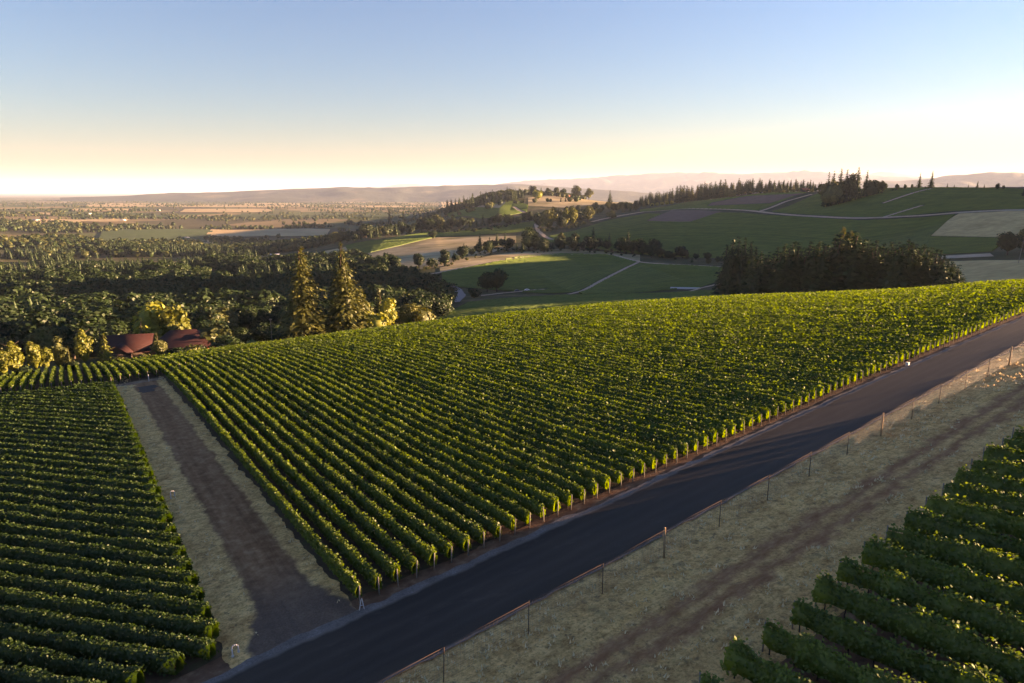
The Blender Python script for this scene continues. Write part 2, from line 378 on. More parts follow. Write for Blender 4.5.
M['gravel'] = noise_mat('gravel_shoulder', [(.3, (.11, .10, .095)), (.7, (.25, .23, .215))], 7, .95, .05, 12, detail=8, stops2=[(.3, (.62, .58, .54)), (.7, (1, 1, 1))], scale2=.5, amt=.9)
M['dark_spot'] = noise_mat('dark_earth', [(.3, (.035, .026, .024)), (.7, (.07, .052, .046))], 2, .8)
def land_mat():
    m, nt, b = base_mat('valley_land', .95, .08); p = geo_pos(nt)
    # near: rough meadow; far plain: a patchwork of fields
    v = nt.nodes.new('ShaderNodeTexVoronoi'); v.inputs['Scale'].default_value = 1 / 420.0; v.distance = 'CHEBYCHEV'; v.inputs['Randomness'].default_value = .8
    mp = nt.nodes.new('ShaderNodeMapping'); mp.inputs['Scale'].default_value = (1, .55, 1); mp.inputs['Rotation'].default_value = (0, 0, .25)
    nt.links.new(p, mp.inputs[0]); nt.links.new(mp.outputs[0], v.inputs['Vector'])
    sx = nt.nodes.new('ShaderNodeSeparateColor'); nt.links.new(v.outputs['Color'], sx.inputs[0])
    r = nt.nodes.new('ShaderNodeValToRGB'); r.color_ramp.interpolation = 'CONSTANT'; e = r.color_ramp.elements
    cs = [(.0, (.060, .085, .030)), (.22, (.10, .105, .040)), (.40, (.075, .070, .036)), (.55, (.20, .155, .08)), (.72, (.085, .110, .040)), (.86, (.27, .205, .11))]
    while len(e) < len(cs): e.new(.5)
    for k, (q, c) in enumerate(cs): e[k].position = q; e[k].color = (*c, 1)
    nt.links.new(sx.outputs[0], r.inputs[0])
    ln = nt.nodes.new('ShaderNodeVectorMath'); ln.operation = 'LENGTH'; nt.links.new(p, ln.inputs[0])
    mr = nt.nodes.new('ShaderNodeMapRange'); mr.inputs[1].default_value = 2300; mr.inputs[2].default_value = 2700; nt.links.new(ln.outputs['Value'], mr.inputs[0])
    hill = ramp(nt, noise(nt, .03, 8, .65, p), [(.3, (.030, .042, .016)), (.5, (.055, .060, .026)), (.62, (.10, .085, .045)), (.75, (.16, .13, .075))])
    c = mix(nt, mr.outputs[0], hill, mix(nt, .5, r.outputs[0], ramp(nt, noise(nt, .004, 6, .6, p), [(.3, (.5, .5, .5)), (.7, (1, 1, 1))]), 'MULTIPLY'))
    nt.links.new(c, b.inputs['Base Color']); bump(nt, b, noise(nt, .25, 6, .7, p), 1.0, .6)
    return m
M['land'] = land_mat()
def field_mat(name, a, b_, scale=.05, rows=None):
    return noise_mat(name, [(.3, a), (.7, b_)], scale, .95, .3, .4, stops2=[(.3, (.72, .72, .72)), (.7, (1, 1, 1))], scale2=.012, amt=.8)
M['f_green'] = field_mat('green_field', (.030, .060, .020), (.055, .090, .028))
M['f_lawn'] = field_mat('lawn', (.05, .10, .022), (.08, .14, .03))
M['f_dry'] = noise_mat('dry_grass_field', [(.3, (.19, .15, .08)), (.5, (.35, .28, .16)), (.7, (.52, .42, .26))], .05, .95, .5, .3, stretch=(.5, 2.2, 1, .3), stops2=[(.35, (.45, .50, .36)), (.6, (1, 1, 1))], scale2=.016, amt=.85)
M['f_pale'] = noise_mat('pale_stubble_field', [(.3, (.44, .285, .12)), (.7, (.62, .42, .19))], .12, .95, .4, .5, stops2=[(.3, (.7, .68, .62)), (.65, (1, 1, 1))], scale2=.03, amt=.7)
M['f_brown'] = noise_mat('ploughed_field', [(.3, (.10, .062, .045)), (.7, (.16, .10, .075))], .08, .95, .4, .5)
M['f_track'] = noise_mat('far_dirt_track', [(.3, (.32, .235, .16)), (.7, (.46, .35, .25))], .2, .95)
M['f_gold'] = noise_mat('golden_wheat_field', [(.3, (.28, .205, .105)), (.7, (.42, .32, .175))], .01, .95)
M['f_grey'] = plain('grey_road', (.16, .155, .16), .85)
M['hills'] = noise_mat('forested_hills', [(.35, (.024, .036, .030)), (.55, (.040, .052, .040)), (.68, (.12, .10, .065))], .0012, .95, 40, .004)

# ------------------------------------------------------------------ the ground: one polar sheet out to the horizon
def terrain():
    az = np.concatenate([np.arange(-180, -48, 4), np.arange(-48, -40, .5), np.arange(-40, 42, .16), np.arange(42, 66, .5), np.arange(66, 180, 4)])
    az = np.radians(az); n = len(az)
    d = [3.0]
    while d[-1] < 70000: d.append(d[-1] * (1.016 if d[-1] < 4000 else 1.03) + .12)
    d = np.array(d); D, A = np.meshgrid(d, az, indexing='ij')
    X, Y = D * np.sin(A), D * np.cos(A); Z = H(X, Y)
    u, v = uv(X, Y)
    Z = Z - np.where((D < 140) & (u > -40) & (u < 160) & (v > -40), 0.0, 0)
    V = np.c_[X.ravel(), Y.ravel(), Z.ravel()]; V = np.r_[V, [[0, 0, float(H(0., .1))]]]
    i = np.arange(len(d) - 1)[:, None] * n; j = np.arange(n)[None]; j2 = (j + 1) % n
    Q = np.stack([i + j, i + j2, i + n + j2, i + n + j], -1).reshape(-1, 4)[:, ::-1]
    T = np.stack([np.full(n, len(V) - 1), (np.arange(n) + 1) % n, np.arange(n)], -1)
    o = mesh_np('ground', V, Q, M['land'], smooth=True, T=T); o['kind'] = 'structure'
terrain()

def sheet(name, A, B, mat, off=.05, n=80, m=8, kind='structure', jag=0.0):   # a strip lofted between two plan polylines, lying on the ground
    def res(P, n):
        P = np.asarray(P, float); s = np.r_[0, np.cumsum(np.hypot(*np.diff(P, axis=0).T))]; t = np.linspace(0, s[-1], n)
        return np.c_[np.interp(t, s, P[:, 0]), np.interp(t, s, P[:, 1])]
    a, b = res(A, n), res(B, n)
    if jag:
        for P, sd in ((a, 1), (b, 2)):
            T_ = np.gradient(P, axis=0); T_ /= np.linalg.norm(T_, axis=1, keepdims=True) + 1e-9
            w = (vnoise(P[:, 0]/1.3, P[:, 1]/1.3, sd) - .5) + .8*(vnoise(P[:, 0]/4, P[:, 1]/4, sd+5) - .5) + .6*(vnoise(P[:, 0]/.5, P[:, 1]/.5, sd+8) - .5)
            P += np.c_[-T_[:, 1], T_[:, 0]] * (w * jag)[:, None]
    w = np.linspace(0, 1, m)[:, None, None]; P = a[None] * (1 - w) + b[None] * w
    Z = H(P[..., 0], P[..., 1]) + off
    V = np.c_[P.reshape(-1, 2), Z.ravel()]
    i = np.arange(m - 1)[:, None] * n; j = np.arange(n - 1)[None]
    Q = np.stack([i + j, i + j + 1, i + n + j + 1, i + n + j], -1).reshape(-1, 4)
    e1 = V[1] - V[0]; e2 = V[n] - V[0]
    if e1[0]*e2[1] - e1[1]*e2[0] < 0: Q = Q[:, ::-1]
    o = mesh_np(name, V, Q, mat, smooth=True)
    if kind: o['kind'] = kind
    at = o.data.attributes.new('across', 'FLOAT', 'POINT'); at.data.foreach_set('value', np.repeat(np.linspace(0, 1, m), n).astype(np.float32))
    sl_ = np.r_[0, np.cumsum(np.hypot(*np.diff(a, axis=0).T))]
    at = o.data.attributes.new('along', 'FLOAT', 'POINT'); at.data.foreach_set('value', np.tile(sl_, m).astype(np.float32))
    return o
def UV(pts): return np.stack(xy(*(np.array(pts, float).T * S)), -1)      # plan points from (along road, along rows) in row-gap units

LN = 700
def brk(u): return float(np.interp(u, [-2, 0, 10, 21, 29, 55, 90], [136, 137, 149, 159.5, 162, 163, 163]))
def ufront(u): return float(np.interp(u, [-60, -36, -24, -12.6, -2, 0], [156, 149, 144, 139, 140, 141])) if u < 0 else brk(u) + 4.2
sheet('vineyard_soil', UV([(-85, 0.4), (330, 0.4)]), UV([(-85, 215), (330, 215)]), M['soil'], .05, 420, 240)
sheet('dry_verge', UV([(-75, -33.5), (330, -33.5)]), UV([(-75, -12.6), (330, -12.6)]), M['dry'], .05, LN, 50)
sheet('red_soil', UV([(-75, -110), (260, -110)]), UV([(-75, -32.2), (260, -32.2)]), M['redsoil'], .045, 300, 80, jag=1.2)
sheet('soil_verge', UV([(-75, -2.1), (330, -2.1)]), UV([(-75, 0.7), (330, 0.7)]), M['redsoil'], .075, LN, 6, jag=.5)
sheet('gravel_shoulder', UV([(-75, -4.0), (330, -4.0)]), UV([(-75, -1.35), (330, -1.35)]), M['gravel'], .115, LN, 6, jag=.5)
road = sheet('paved_road', UV([(-75, -12.9), (330, -12.9)]), UV([(-75, -2.35), (330, -2.35)]), M['asphalt'], .145, LN, 40, jag=.3)
# the dirt lane between its dry verges
sheet('dirt_lane', UV([(-12.6, -2.2), (-12.4, 60), (-12.2, 136)]), UV([(-0.5, -2.2), (-0.7, 30), (-1.2, 136)]), M['lane'], .10, 420, 60, jag=.5)
sheet('dark_earth_patch', UV([(-7.6, 118), (-8.2, 127)]), UV([(-4.4, 118), (-3.8, 127)]), M['dark_spot'], .15, 40, 14, jag=1.3)  # darker patch of earth near the lane's far end
sheet('lane_end', UV([(-13, 132.5), (-1, 133.5)]), UV([(-13, 136.5), (-1, 138)]), M['dirt'], .13, 60, 8, jag=.8)

# far fields and tracks, each lying on its slope
def P(lst, dmin=250, dmax=4000): return np.array([hit(a, b, dmin, dmax)[0] for a, b in lst])
def patch(name, top, bot, mat, off=.5, n=90, m=40, dmin=250, dmax=4000, jag=0.0):
    return sheet(name, P(bot, dmin, dmax), P(top, dmin, dmax), M[mat], off, n, m, jag=jag)
def trk(name, pts, w, mat='f_track', off=.8, dmin=250, dmax=4000, n=120):
    p = P(pts, dmin, dmax)
    s = np.r_[0, np.cumsum(np.hypot(*np.diff(p, axis=0).T))]; t = np.linspace(0, s[-1], 60)
    q = np.c_[np.interp(t, s, p[:, 0]), np.interp(t, s, p[:, 1])]
    for _ in range(3): q[1:-1] = (q[:-2] + 2*q[1:-1] + q[2:]) / 4
    TRACKS.append((q, w))
    T_ = np.gradient(q, axis=0); T_ /= np.linalg.norm(T_, axis=1, keepdims=True) + 1e-9; N_ = np.c_[-T_[:, 1], T_[:, 0]]
    return sheet(name, q - N_*w/2, q + N_*w/2, M[mat], off, n, 4, jag=.8)
FAR = {}; TRACKS = []
def ffield(key, top, bot, rows=0, **k):
    patch('field', top, bot, 'f_green', **k); FAR[key] = (P(top, k.get('dmin', 250), k.get('dmax', 4000)), P(bot, k.get('dmin', 250), k.get('dmax', 4000)), rows)
ffield('a', [(442,273),(480,265),(520,257),(560,254),(610,255),(634,262)], [(442,286),(500,291),(545,294),(572,293),(605,279),(638,263)])
ffield('b', [(577,292),(606,279),(640,264),(690,266),(722,268)], [(582,295),(620,294),(660,291),(700,288),(728,279)])
ffield('c', [(548,237),(600,223),(645,214),(690,213),(742,213),(800,217),(860,221),(915,219),(955,215)], [(548,242),(600,250),(650,256),(720,259),(790,262),(850,262),(890,262),(925,262),(930,236)])
ffield('d', [(640,210),(690,202),(740,197),(785,192),(806,193)], [(640,212),(680,209),(725,209.5),(758,211),(792,197)])
ffield('e', [(818,194),(850,189),(880,188),(930,187.8),(980,188.5),(1110,189)], [(772,212),(800,214.5),(850,217.5),(890,217),(950,211.5),(1110,209)])
ffield('f', [(922,237),(960,238),(1008,239)], [(930,255),(960,254),(992,252)])
ffield('g', [(468,304),(520,299),(560,297),(640,295),(700,292),(775,290)], [(430,324),(500,316),(560,309),(640,304),(700,300),(790,298)], dmin=262, off=.4)
ffield('h', [(445,213.5),(480,207),(515,200),(528,205)], [(450,218),(480,219),(500,218),(527,212)], dmax=2600)
ffield('i', [(440,234),(470,230),(536,221)], [(440,237),(480,235),(530,231)])
ffield('j', [(345,246),(385,240),(430,232),(446,234)], [(350,255),(370,253),(400,246),(440,237)])
patch('dry_grass_field', [(345,254),(380,245),(440,237.5),(516,236)], [(372,264),(420,270),(465,263),(516,243)], 'f_dry')
patch('dry_grass_field', [(270,259),(320,252),(350,246)], [(260,263),(320,262),(350,257)], 'f_dry')
patch('stubble_field', [(959,214),(990,212.5),(1110,210)], [(920,236),(970,237),(1110,236)], 'f_pale', off=.6)
patch('stubble_field', [(945,262),(985,261),(1110,260)], [(945,285),(985,285),(1110,284)], 'f_pale', off=.6)
patch('stubble_strip', [(940,256.5),(990,254)], [(940,259.5),(994,257)], 'f_track', off=.6)
patch('ploughed_field', [(672,210.5),(700,210.5),(722,212)], [(647,221),(668,222),(690,222)], 'f_brown', off=.9)
patch('ploughed_field', [(712,203),(745,197),(782,193.5),(804,194)], [(708,206),(740,204.5),(770,203.5),(792,196.5)], 'f_brown', off=.9)
patch('dry_slope', [(528,198),(560,194.5),(600,194),(645,199)], [(528,206),(570,208),(610,204),(648,203)], 'f_dry', dmax=3000)
patch('dry_slope', [(440,268),(500,254),(560,249),(640,255)], [(440,273),(500,262),(560,256),(640,262)], 'f_dry', off=.4)
patch('lawn', [(232,336),(262,332),(290,333)], [(232,345),(262,344),(296,340)], 'f_lawn', dmin=215, off=.3)
patch('meadow', [(180,298),(230,292),(262,294)], [(180,309),(225,306),(258,302)], 'f_green')
patch('meadow', [(640,204),(660,201),(700,197)], [(640,208),(670,205),(705,201)], 'f_green')
trk('farm_track', [(430,275),(465,268),(500,261),(545,255.5),(610,254.5),(640,263),(690,265.5),(726,268)], 7)
trk('farm_track', [(568,295),(600,282),(638,263)], 4)
trk('farm_track', [(640,212.5),(680,209),(725,209.5),(760,212),(800,216),(860,219),(905,217),(958,213),(1110,210.5)], 9)
trk('farm_track', [(760,211.5),(785,202),(812,194.5)], 9)
trk('farm_track', [(883,203.5),(905,196),(932,189)], 6)
trk('farm_track', [(884,217.5),(905,211),(922,206)], 6)
trk('farm_track', [(536,224),(538,231),(545,237),(552,240)], 8)
trk('farm_track', [(514,207),(518,210),(525,213),(530,218)], 9, dmax=2600)
trk('farm_track', [(592,222),(620,216),(645,212)], 10)
trk('farm_track', [(455,303),(462,296),(458,290),(450,286),(436,283)], 7, 'f_grey', .7)
trk('farm_track', [(474,297),(500,294),(530,291),(545,290)], 6, 'f_track', .7)
trk('farm_track', [(722,284),(700,289),(690,292)], 4)
# on the plain
def plainf(name, x0, x1, y0, y1, mat, sk=0): patch(name, [(x0+sk, y0), ((x0+x1)/2+sk, y0-.3), (x1+sk, y0)], [(x0, y1), ((x0+x1)/2, y1+.3), (x1, y1)], mat, off=3.0, dmin=1500, dmax=40000, n=30, m=8, jag=20)
for a in [(95,205,230,243,'f_green',8), (10,90,250,256,'f_green',10), (205,325,230,236.5,'f_gold',6), (150,215,240,246,'f_gold',8), (175,330,205,207.3,'f_gold',2), (180,270,209.3,212.5,'f_gold',5),
          (240,300,203.5,205.5,'f_gold',3), (70,130,209,211,'f_gold',3), (85,175,203.6,207,'f_gold',4), (335,420,206,207.5,'f_gold',2), (0,55,213.2,215.5,'f_gold',4), (255,330,198.6,200,'f_gold',2), (330,372,200,202.5,'f_gold',2),
          (80,125,219.5,222,'f_gold',4), (440,500,203,209,'f_gold',4), (400,470,196.5,200.5,'f_gold',3), (100,170,215.5,217.5,'f_green',3), (440,490,193,196.5,'f_gold',3), (360,430,214,217,'f_green',3), (30,80,220,223,'f_gold',4)]:
    plainf('plain_field', *a)

# far ranges of hills: ridges with a crest line, a real width and folds
def ridge(d, prof, width, base_y, seed, rough):
    px = np.arange(prof[0][0], prof[-1][0] + .1, 2.0); top = np.interp(px, *np.array(prof, float).T)
    for _ in range(3): top[1:-1] = (top[:-2] + 2*top[1:-1] + top[2:]) / 4
    X, Y, Zt = pix(px, top, d); _, _, Zb = pix(px, np.full_like(px, base_y), d)
    n = len(px); m = 25; t = np.linspace(-1, 1, m)[:, None]
    rr = np.hypot(X, Y); sc = (rr + t * width) / rr
    x, y = X * sc, Y * sc
    sh = np.clip(1 - np.abs(t), 0, 1) ** .85
    nz = (vnoise(x/700, y/700, seed) - .5) + .6*(vnoise(x/260, y/260, seed+1) - .5)
    hgt = np.maximum(Zt - Zb, 0) * sh * (1 + rough * nz * (np.abs(t)**.5))
    hgt += np.maximum(Zt-Zb, 0) * .05 * (vnoise(x/180, y/180, seed+2) - .5)
    z = -150 - 40*np.abs(t) + 0*x + np.where(np.abs(t) > .98, -60, 0) + hgt + (Zb + 150) * 1.0
    V = np.c_[x.ravel(), y.ravel(), z.ravel()]
    i = np.arange(m-1)[:, None]*n; j = np.arange(n-1)[None]
    Q = np.stack([i+j, i+j+1, i+n+j+1, i+n+j], -1).reshape(-1, 4)[:, ::-1]
    o = mesh_np('hills', V, Q, M['hills'], smooth=True); o['kind'] = 'structure'
ridge(14000, [(60,197.5),(120,196),(160,193.5),(220,192),(280,189.5),(340,187),(380,187.5),(420,186.5),(470,185),(520,184),(560,187),(620,191),(680,195)], 3200, 201.5, 3, 1.0)
ridge(30000, [(440,190),(480,186.5),(520,181),(545,179.5),(580,178.5),(620,175.5),(660,173),(700,172.5),(740,174),(770,173),(800,171.5),(840,173.5),(880,176),(930,178),(960,177),(1010,176),(1080,177),(1160,182)], 5000, 197, 9, .7)
ridge(17000, [(800,186),(850,181),(900,181),(940,178),(965,174.5),(990,172.5),(1030,173),(1080,174),(1150,180)], 3600, 198.5, 15, .9)
ridge(48000, [(370,189),(390,185.5),(402,183.5),(416,183.8),(430,185.5),(450,188)], 5000, 195, 21, .4)
ridge(40000, [(820,182),(850,176),(870,173.5),(885,172),(900,173.5),(930,178),(960,180)], 5000, 196, 25, .4)

# air: one closed box round the camera and the whole scene
def haze():
    m = bpy.data.materials.new('haze_air'); m.use_nodes = True; nt = m.node_tree; nt.nodes.clear()
    out = nt.nodes.new('ShaderNodeOutputMaterial'); pv = nt.nodes.new('ShaderNodeVolumePrincipled')
    pv.inputs['Color'].default_value = (.60, .75, 1.0, 1); pv.inputs['Density'].default_value = HAZE; pv.inputs['Anisotropy'].default_value = .1
    nt.links.new(pv.outputs[0], out.inputs['Volume'])
    b = MB(); b.box(-75000, 75000, -75000, 75000, -420, 760); o = b.build('haze', m); o['kind'] = 'stuff'
    tag(o, 'thin bluish evening haze filling the whole valley', 'haze')
HAZE = 1.8e-5
haze()

# ------------------------------------------------------------------ vine rows
def quads_from(C, N, U_, s, asp=1.0):                       # leaf quads: centres, normals, in-plane directions, half sizes
    U_ = U_ - N * (U_ * N).sum(1, keepdims=True); U_ /= np.linalg.norm(U_, axis=1, keepdims=True) + 1e-9
    W = np.cross(N, U_); a = U_ * s[:, None] * asp; b = W * s[:, None]
    V = np.stack([C - a, C + b * .8 - a * .1, C + a * 1.1, C - b * .8 - a * .1], 1)
    return V.reshape(-1, 3), np.arange(len(C) * 4).reshape(-1, 4)

def rnd(n): 
    v = rng.normal(size=(n, 3)); return v / (np.linalg.norm(v, axis=1, keepdims=True) + 1e-9)

def row_canopy(A, B, zb, zt, w, leafk=1.0, gap=0.0, coarse=1.0, clump=1.0, shoots=.20):
    """leaf geometry of one row from plan point A to B: a ragged inner hedge and leaves all over it"""
    A = np.asarray(A, float); B = np.asarray(B, float); L = np.hypot(*(B - A)); T_ = (B - A) / L; Nn = np.array([-T_[1], T_[0]])
    # inner hedge
    dmid = np.hypot(*((A + B) / 2)); ds = min(6.0, max(.5, .9 * dmid / 120)) * coarse
    n = max(3, int(L / ds)); t = np.linspace(0, L, n)
    cx, cy = A[0] + T_[0]*t, A[1] + T_[1]*t; cz = H(cx, cy); sd = int(rng.integers(1e6))
    vig = .72 + .5 * vnoise(t / 1.3, t*0 + sd, 1) ; vig2 = .8 + .4 * vnoise(t / 5, t*0 + sd, 2)
    if gap:
        vig = vig * np.where(vnoise(t / 1.9, t*0 + sd, 7) < gap, .55, 1)
    hw = w / 2 * vig; top = zb + (zt - zb) * (.66 + .34 * vig * vig2)
    prof = [(-.8, 0, 1), (-.95, .45, 1), (-.5, .97, 1), (.5, .97, 1), (.95, .45, 1), (.8, 0, 1)]
    V = []
    for a, b, _ in prof:
        j = (rng.random(n) - .5) * .16
        zz = cz + zb * (1 if b else .95) + (top - zb) * b * .9 + j
        V.append(np.stack([cx + Nn[0] * (a * hw * .78 + j), cy + Nn[1] * (a * hw * .78 + j), zz], -1))
    V = np.stack(V, 1).reshape(-1, 3); k = len(prof)
    i = np.arange(n - 1)[:, None] * k; j = np.arange(k)[None]; j2 = (j + 1) % k
    Q = np.stack([i + j, i + k + j, i + k + j2, i + j2], -1).reshape(-1, 4)
    # leaves
    seg = np.linspace(0, L, max(2, int(L / 8)) + 1); Vs, Qs, base = [V], [Q], len(V)
    for s0, s1 in zip(seg[:-1], seg[1:]):
        m = A + T_ * (s0 + s1) / 2; d = np.hypot(*m)
        size = max(.105, .105 * (d / 62) ** .85) * leafk
        cnt = int((s1 - s0) * 1.15 * (2 * (zt - zb) + w) / (size * size * 2.6))
        if cnt < 1: continue
        q = rng.random(cnt) * (s1 - s0) + s0
        vg = np.interp(q, t, vig); tp = np.interp(q, t, top); hwq = np.interp(q, t, hw)
        ang = rng.random(cnt)
        side = rng.random(cnt) < (2 * (zt - zb)) / (2 * (zt - zb) + w * 1.5)
        sg = np.where(rng.random(cnt) < .5, -1., 1.)
        h = np.where(side, rng.random(cnt) ** .85, 1.0)
        off = np.where(side, sg * (1 - .45 * h**3) * (.86 + .3 * rng.random(cnt)), (rng.random(cnt) - .5) * 1.3) * hwq
        shoot = rng.random(cnt) < shoots
        zl = zb + (tp - zb) * (h * .96 + .06 * rng.random(cnt)) + np.where(side, -.02, .04 + np.where(shoot, rng.random(cnt) ** 1.5 * .42, 0))
        X = A[0] + T_[0]*q + Nn[0]*off; Y = A[1] + T_[1]*q + Nn[1]*off; Z = np.interp(q, t, cz) + zl
        N_ = np.stack([Nn[0]*np.where(side, sg, 0), Nn[1]*np.where(side, sg, 0), np.where(side, .35, 1.0)], -1) + rnd(cnt) * .85
        N_ /= np.linalg.norm(N_, axis=1, keepdims=True)
        v, qd = quads_from(np.stack([X, Y, Z], -1), N_, rnd(cnt), size * (.75 + .6 * rng.random(cnt)))
        Vs.append(v); Qs.append(qd + base); base += len(v)
    return np.concatenate(Vs), np.concatenate(Qs)

_pm = MB(); _pm.tube((0, 0, -.1), (0, 0, 1.62), .062, .055, 8); _pm.tube((0, 0, 1.62), (0, 0, 1.64), .055, .03, 8)
POST = _pm.build('end_post', M['post']).data; bpy.data.objects.remove(bpy.data.objects['end_post'])
_tm = MB(); _tm.path([(0, 0, -.1), (.03, .02, .3), (-.02, .03, .6), (.02, 0, 1.0)], [.05, .042, .038, .03], 6)
TRUNK = _tm.build('trunk', M['vine_wood']).data; bpy.data.objects.remove(bpy.data.objects['trunk'])

def vine_row(A, B, zb, zt, w, label, group, post=True, trunks=0, tsp=1.5, post_h=1.0, tscale=1.0, far_post=False, leaf='vine', **k):
    A = np.asarray(A, float); B = np.asarray(B, float); z = float(H(*A)); loc = (A[0], A[1], z)
    r = tag(empty('vine_row', loc), label, 'vine row', group)
    V, Q = row_canopy(A, B, zb, zt, w, **k)
    o = mesh_np('canopy', V - np.array(loc), Q, M[leaf]); o.parent = r
    T_ = (B - A) / np.hypot(*(B - A))
    ends = ([-.12] if post else []) + ([np.hypot(*(B - A)) + .1] if far_post else [])
    for e in ends:
        p = link('end_post', POST, r); q = A + T_ * e
        p.location = (q[0] - loc[0], q[1] - loc[1], float(H(*q)) - z); p.scale = (1, 1, post_h)
        p.rotation_euler = (random.uniform(-.05, .05), random.uniform(-.05, .05), 0)
    for j in range(trunks):
        q = A + T_ * (.45 + j * tsp + random.uniform(-.1, .1)); p = link('trunk', TRUNK, r)
        p.location = (q[0] - loc[0], q[1] - loc[1], float(H(*q)) - z); p.rotation_euler = (0, 0, random.uniform(0, 6)); p.scale = (tscale, tscale, tscale)
    return r

def clip_vis(A, B, margin=18, fov=42):                      # keep the stretch of a row that the hill does not hide
    t = np.linspace(0, 1, 200); X = A[0] + (B[0]-A[0])*t; Y = A[1] + (B[1]-A[1])*t
    ok = (np.hypot(X, Y) < crest(X, Y) + margin) & (np.abs(np.degrees(np.arctan2(X, Y))) < fov)
    if not ok.any(): return None
    i = np.flatnonzero(ok); a, b = i[0], i[-1]
    if b - a < 3: return None
    return (np.array([X[a], Y[a]]), np.array([X[b], Y[b]]), a == 0, b == 199)

ZB, ZT, VW = .52, 1.68, .66
REST = []
NMAIN = 160
for i in range(0, 320):
    A = UV([(i * 2.13, 0)])[0]; B = UV([(i * 2.13, brk(i * 2.13))])[0]
    c = clip_vis(A, B)
    if c is None: continue
    if i < NMAIN:
        vine_row(c[0], c[1], ZB, ZT, VW, f"{ordinal(i+1)} vine row from the dirt lane, its near end beside the paved road", 'vine rows of the big sunlit block',
                 post=c[2], trunks=4 if i < 45 else 0, far_post=c[3] and i < 60)
    else: REST.append(c)
for i in range(-75, 0):                                     # block beyond the left vineyard, and on past the lane end
    A = UV([(i * 2.13, ufront(i * 2.13))])[0]; B = UV([(i * 2.13, 214)])[0]
    c = clip_vis(A, B, 25)
    if c is None: continue
    if i > -52:
        vine_row(c[0], c[1], ZB, ZT, VW, f"{ordinal(-i)} vine row leftwards of the lane end, below the houses", 'vine rows below the red-roofed houses', post=c[2])
    else: REST.append(c)
for i in range(0, 170):
    A = UV([(i * 2.13, ufront(i * 2.13))])[0]; B = UV([(i * 2.13, 214)])[0]
    c = clip_vis(A, B, 22)
    if c is None: continue
    if i < 36:
        vine_row(c[0], c[1], ZB, ZT, VW, f"{ordinal(i+1)} vine row rightwards of the lane end, behind the big block", 'vine rows behind the far edge of the big block', post=c[2])
    else: REST.append(c)
Vs, Qs, b = [], [], 0
for c in REST:
    V, Q = row_canopy(c[0], c[1], ZB, ZT, VW); Vs.append(V); Qs.append(Q + b); b += len(V)
o = mesh_np('vine_rows', np.concatenate(Vs), np.concatenate(Qs), M['vine'])
tag(o, 'the sunlit farther vine rows merging towards the crest of the hill', 'vine rows', None, 'stuff')

# left block: rows ending on the lane's left verge, fanning away to the left
la = np.array([math.sin(R_(-72)), math.cos(R_(-72))])
k = 0
for v0 in np.arange(153.5, -42, -3.75):
    e = UV([(-12.9, v0)])[0]
    du, dv = MI @ la
    t = np.linspace(0, 130, 400); X = e[0] + la[0]*t; Y = e[1] + la[1]*t; u_, v_ = uv(X, Y); u_ /= S; v_ /= S
    a = np.degrees(np.arctan2(X, Y)); ok = (v_ > 0.6) & (v_ < np.interp(u_, [-60, -36, -26, -13.7], [146, 138.5, 135, 132.5])) & (a > -43) & (np.hypot(X, Y) > 38)
    if not ok.any(): continue
    i = np.flatnonzero(ok); A = np.array([X[i[0]], Y[i[0]]]); B = np.array([X[i[-1]], Y[i[-1]]])
    if np.hypot(*(B - A)) < 2: continue
    k += 1
    vine_row(A, B, .45, 1.75, 1.05, f"{ordinal(k)} vine row of the shaded left block, counted from the lane's far end", 'vine rows of the shaded left block', post=False, trunks=3, shoots=.05, leaf='vine_shaded')
# right block beside the tractor track
ROWS_R = [-6.2 + 3.95 * q for q in range(0, 30)]
k = 0
for u0 in ROWS_R:
    A = UV([(u0, -31.9 + .018 * max(0, u0 - 15) + random.uniform(-.3, .3))])[0]; B = UV([(u0 - 2.0, -92)])[0]
    t = np.linspace(0, 1, 300); X = A[0] + (B[0]-A[0])*t; Y = A[1] + (B[1]-A[1])*t
    a = np.degrees(np.arctan2(X, Y)); dd = np.hypot(X, Y); ok = (a < 43) & (dd > 30) & (a > 2)
    if not ok.any() or not ok[0]: 
        if not ok.any(): continue
    i = np.flatnonzero(ok); 
    A2 = np.array([X[i[0]], Y[i[0]]]); B2 = np.array([X[i[-1]], Y[i[-1]]])
    if np.hypot(*(B2 - A2)) < 3: continue
    k += 1
    nt_ = min(24, int(np.hypot(*(B2 - A2)) / 1.6))
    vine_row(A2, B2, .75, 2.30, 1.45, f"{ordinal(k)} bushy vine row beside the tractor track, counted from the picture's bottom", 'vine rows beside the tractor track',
             post=bool(i[0] == 0), post_h=1.35, trunks=nt_, tsp=1.6, tscale=1.15, gap=.38, leafk=1.05, shoots=.26, leaf='vine_lit')

Vs, Qs, b = [], [], 0
for u0 in [-6.2 + 3.95 * q for q in range(0, 56)]:          # the rest of that block, running on past the edge of the view
    A = UV([(u0, -31.9 + .018 * max(0, u0 - 15))])[0]; B = UV([(u0 - 2.0, -120)])[0]
    t = np.linspace(0, 1, 300); X = A[0] + (B[0]-A[0])*t; Y = A[1] + (B[1]-A[1])*t
    a = np.degrees(np.arctan2(X, Y)); ok = (a >= 43) & (a < 80)
    if ok.sum() < 4: continue
    i = np.flatnonzero(ok)
    V, Q = row_canopy((X[i[0]], Y[i[0]]), (X[i[-1]], Y[i[-1]]), .75, 2.3, 1.45, leafk=2.2); Vs.append(V); Qs.append(Q + b); b += len(V)
o = mesh_np('vine_rows', np.concatenate(Vs), np.concatenate(Qs), M['vine'])
tag(o, 'more bushy vine rows of the block beside the tractor track', 'vine rows', None, 'stuff')

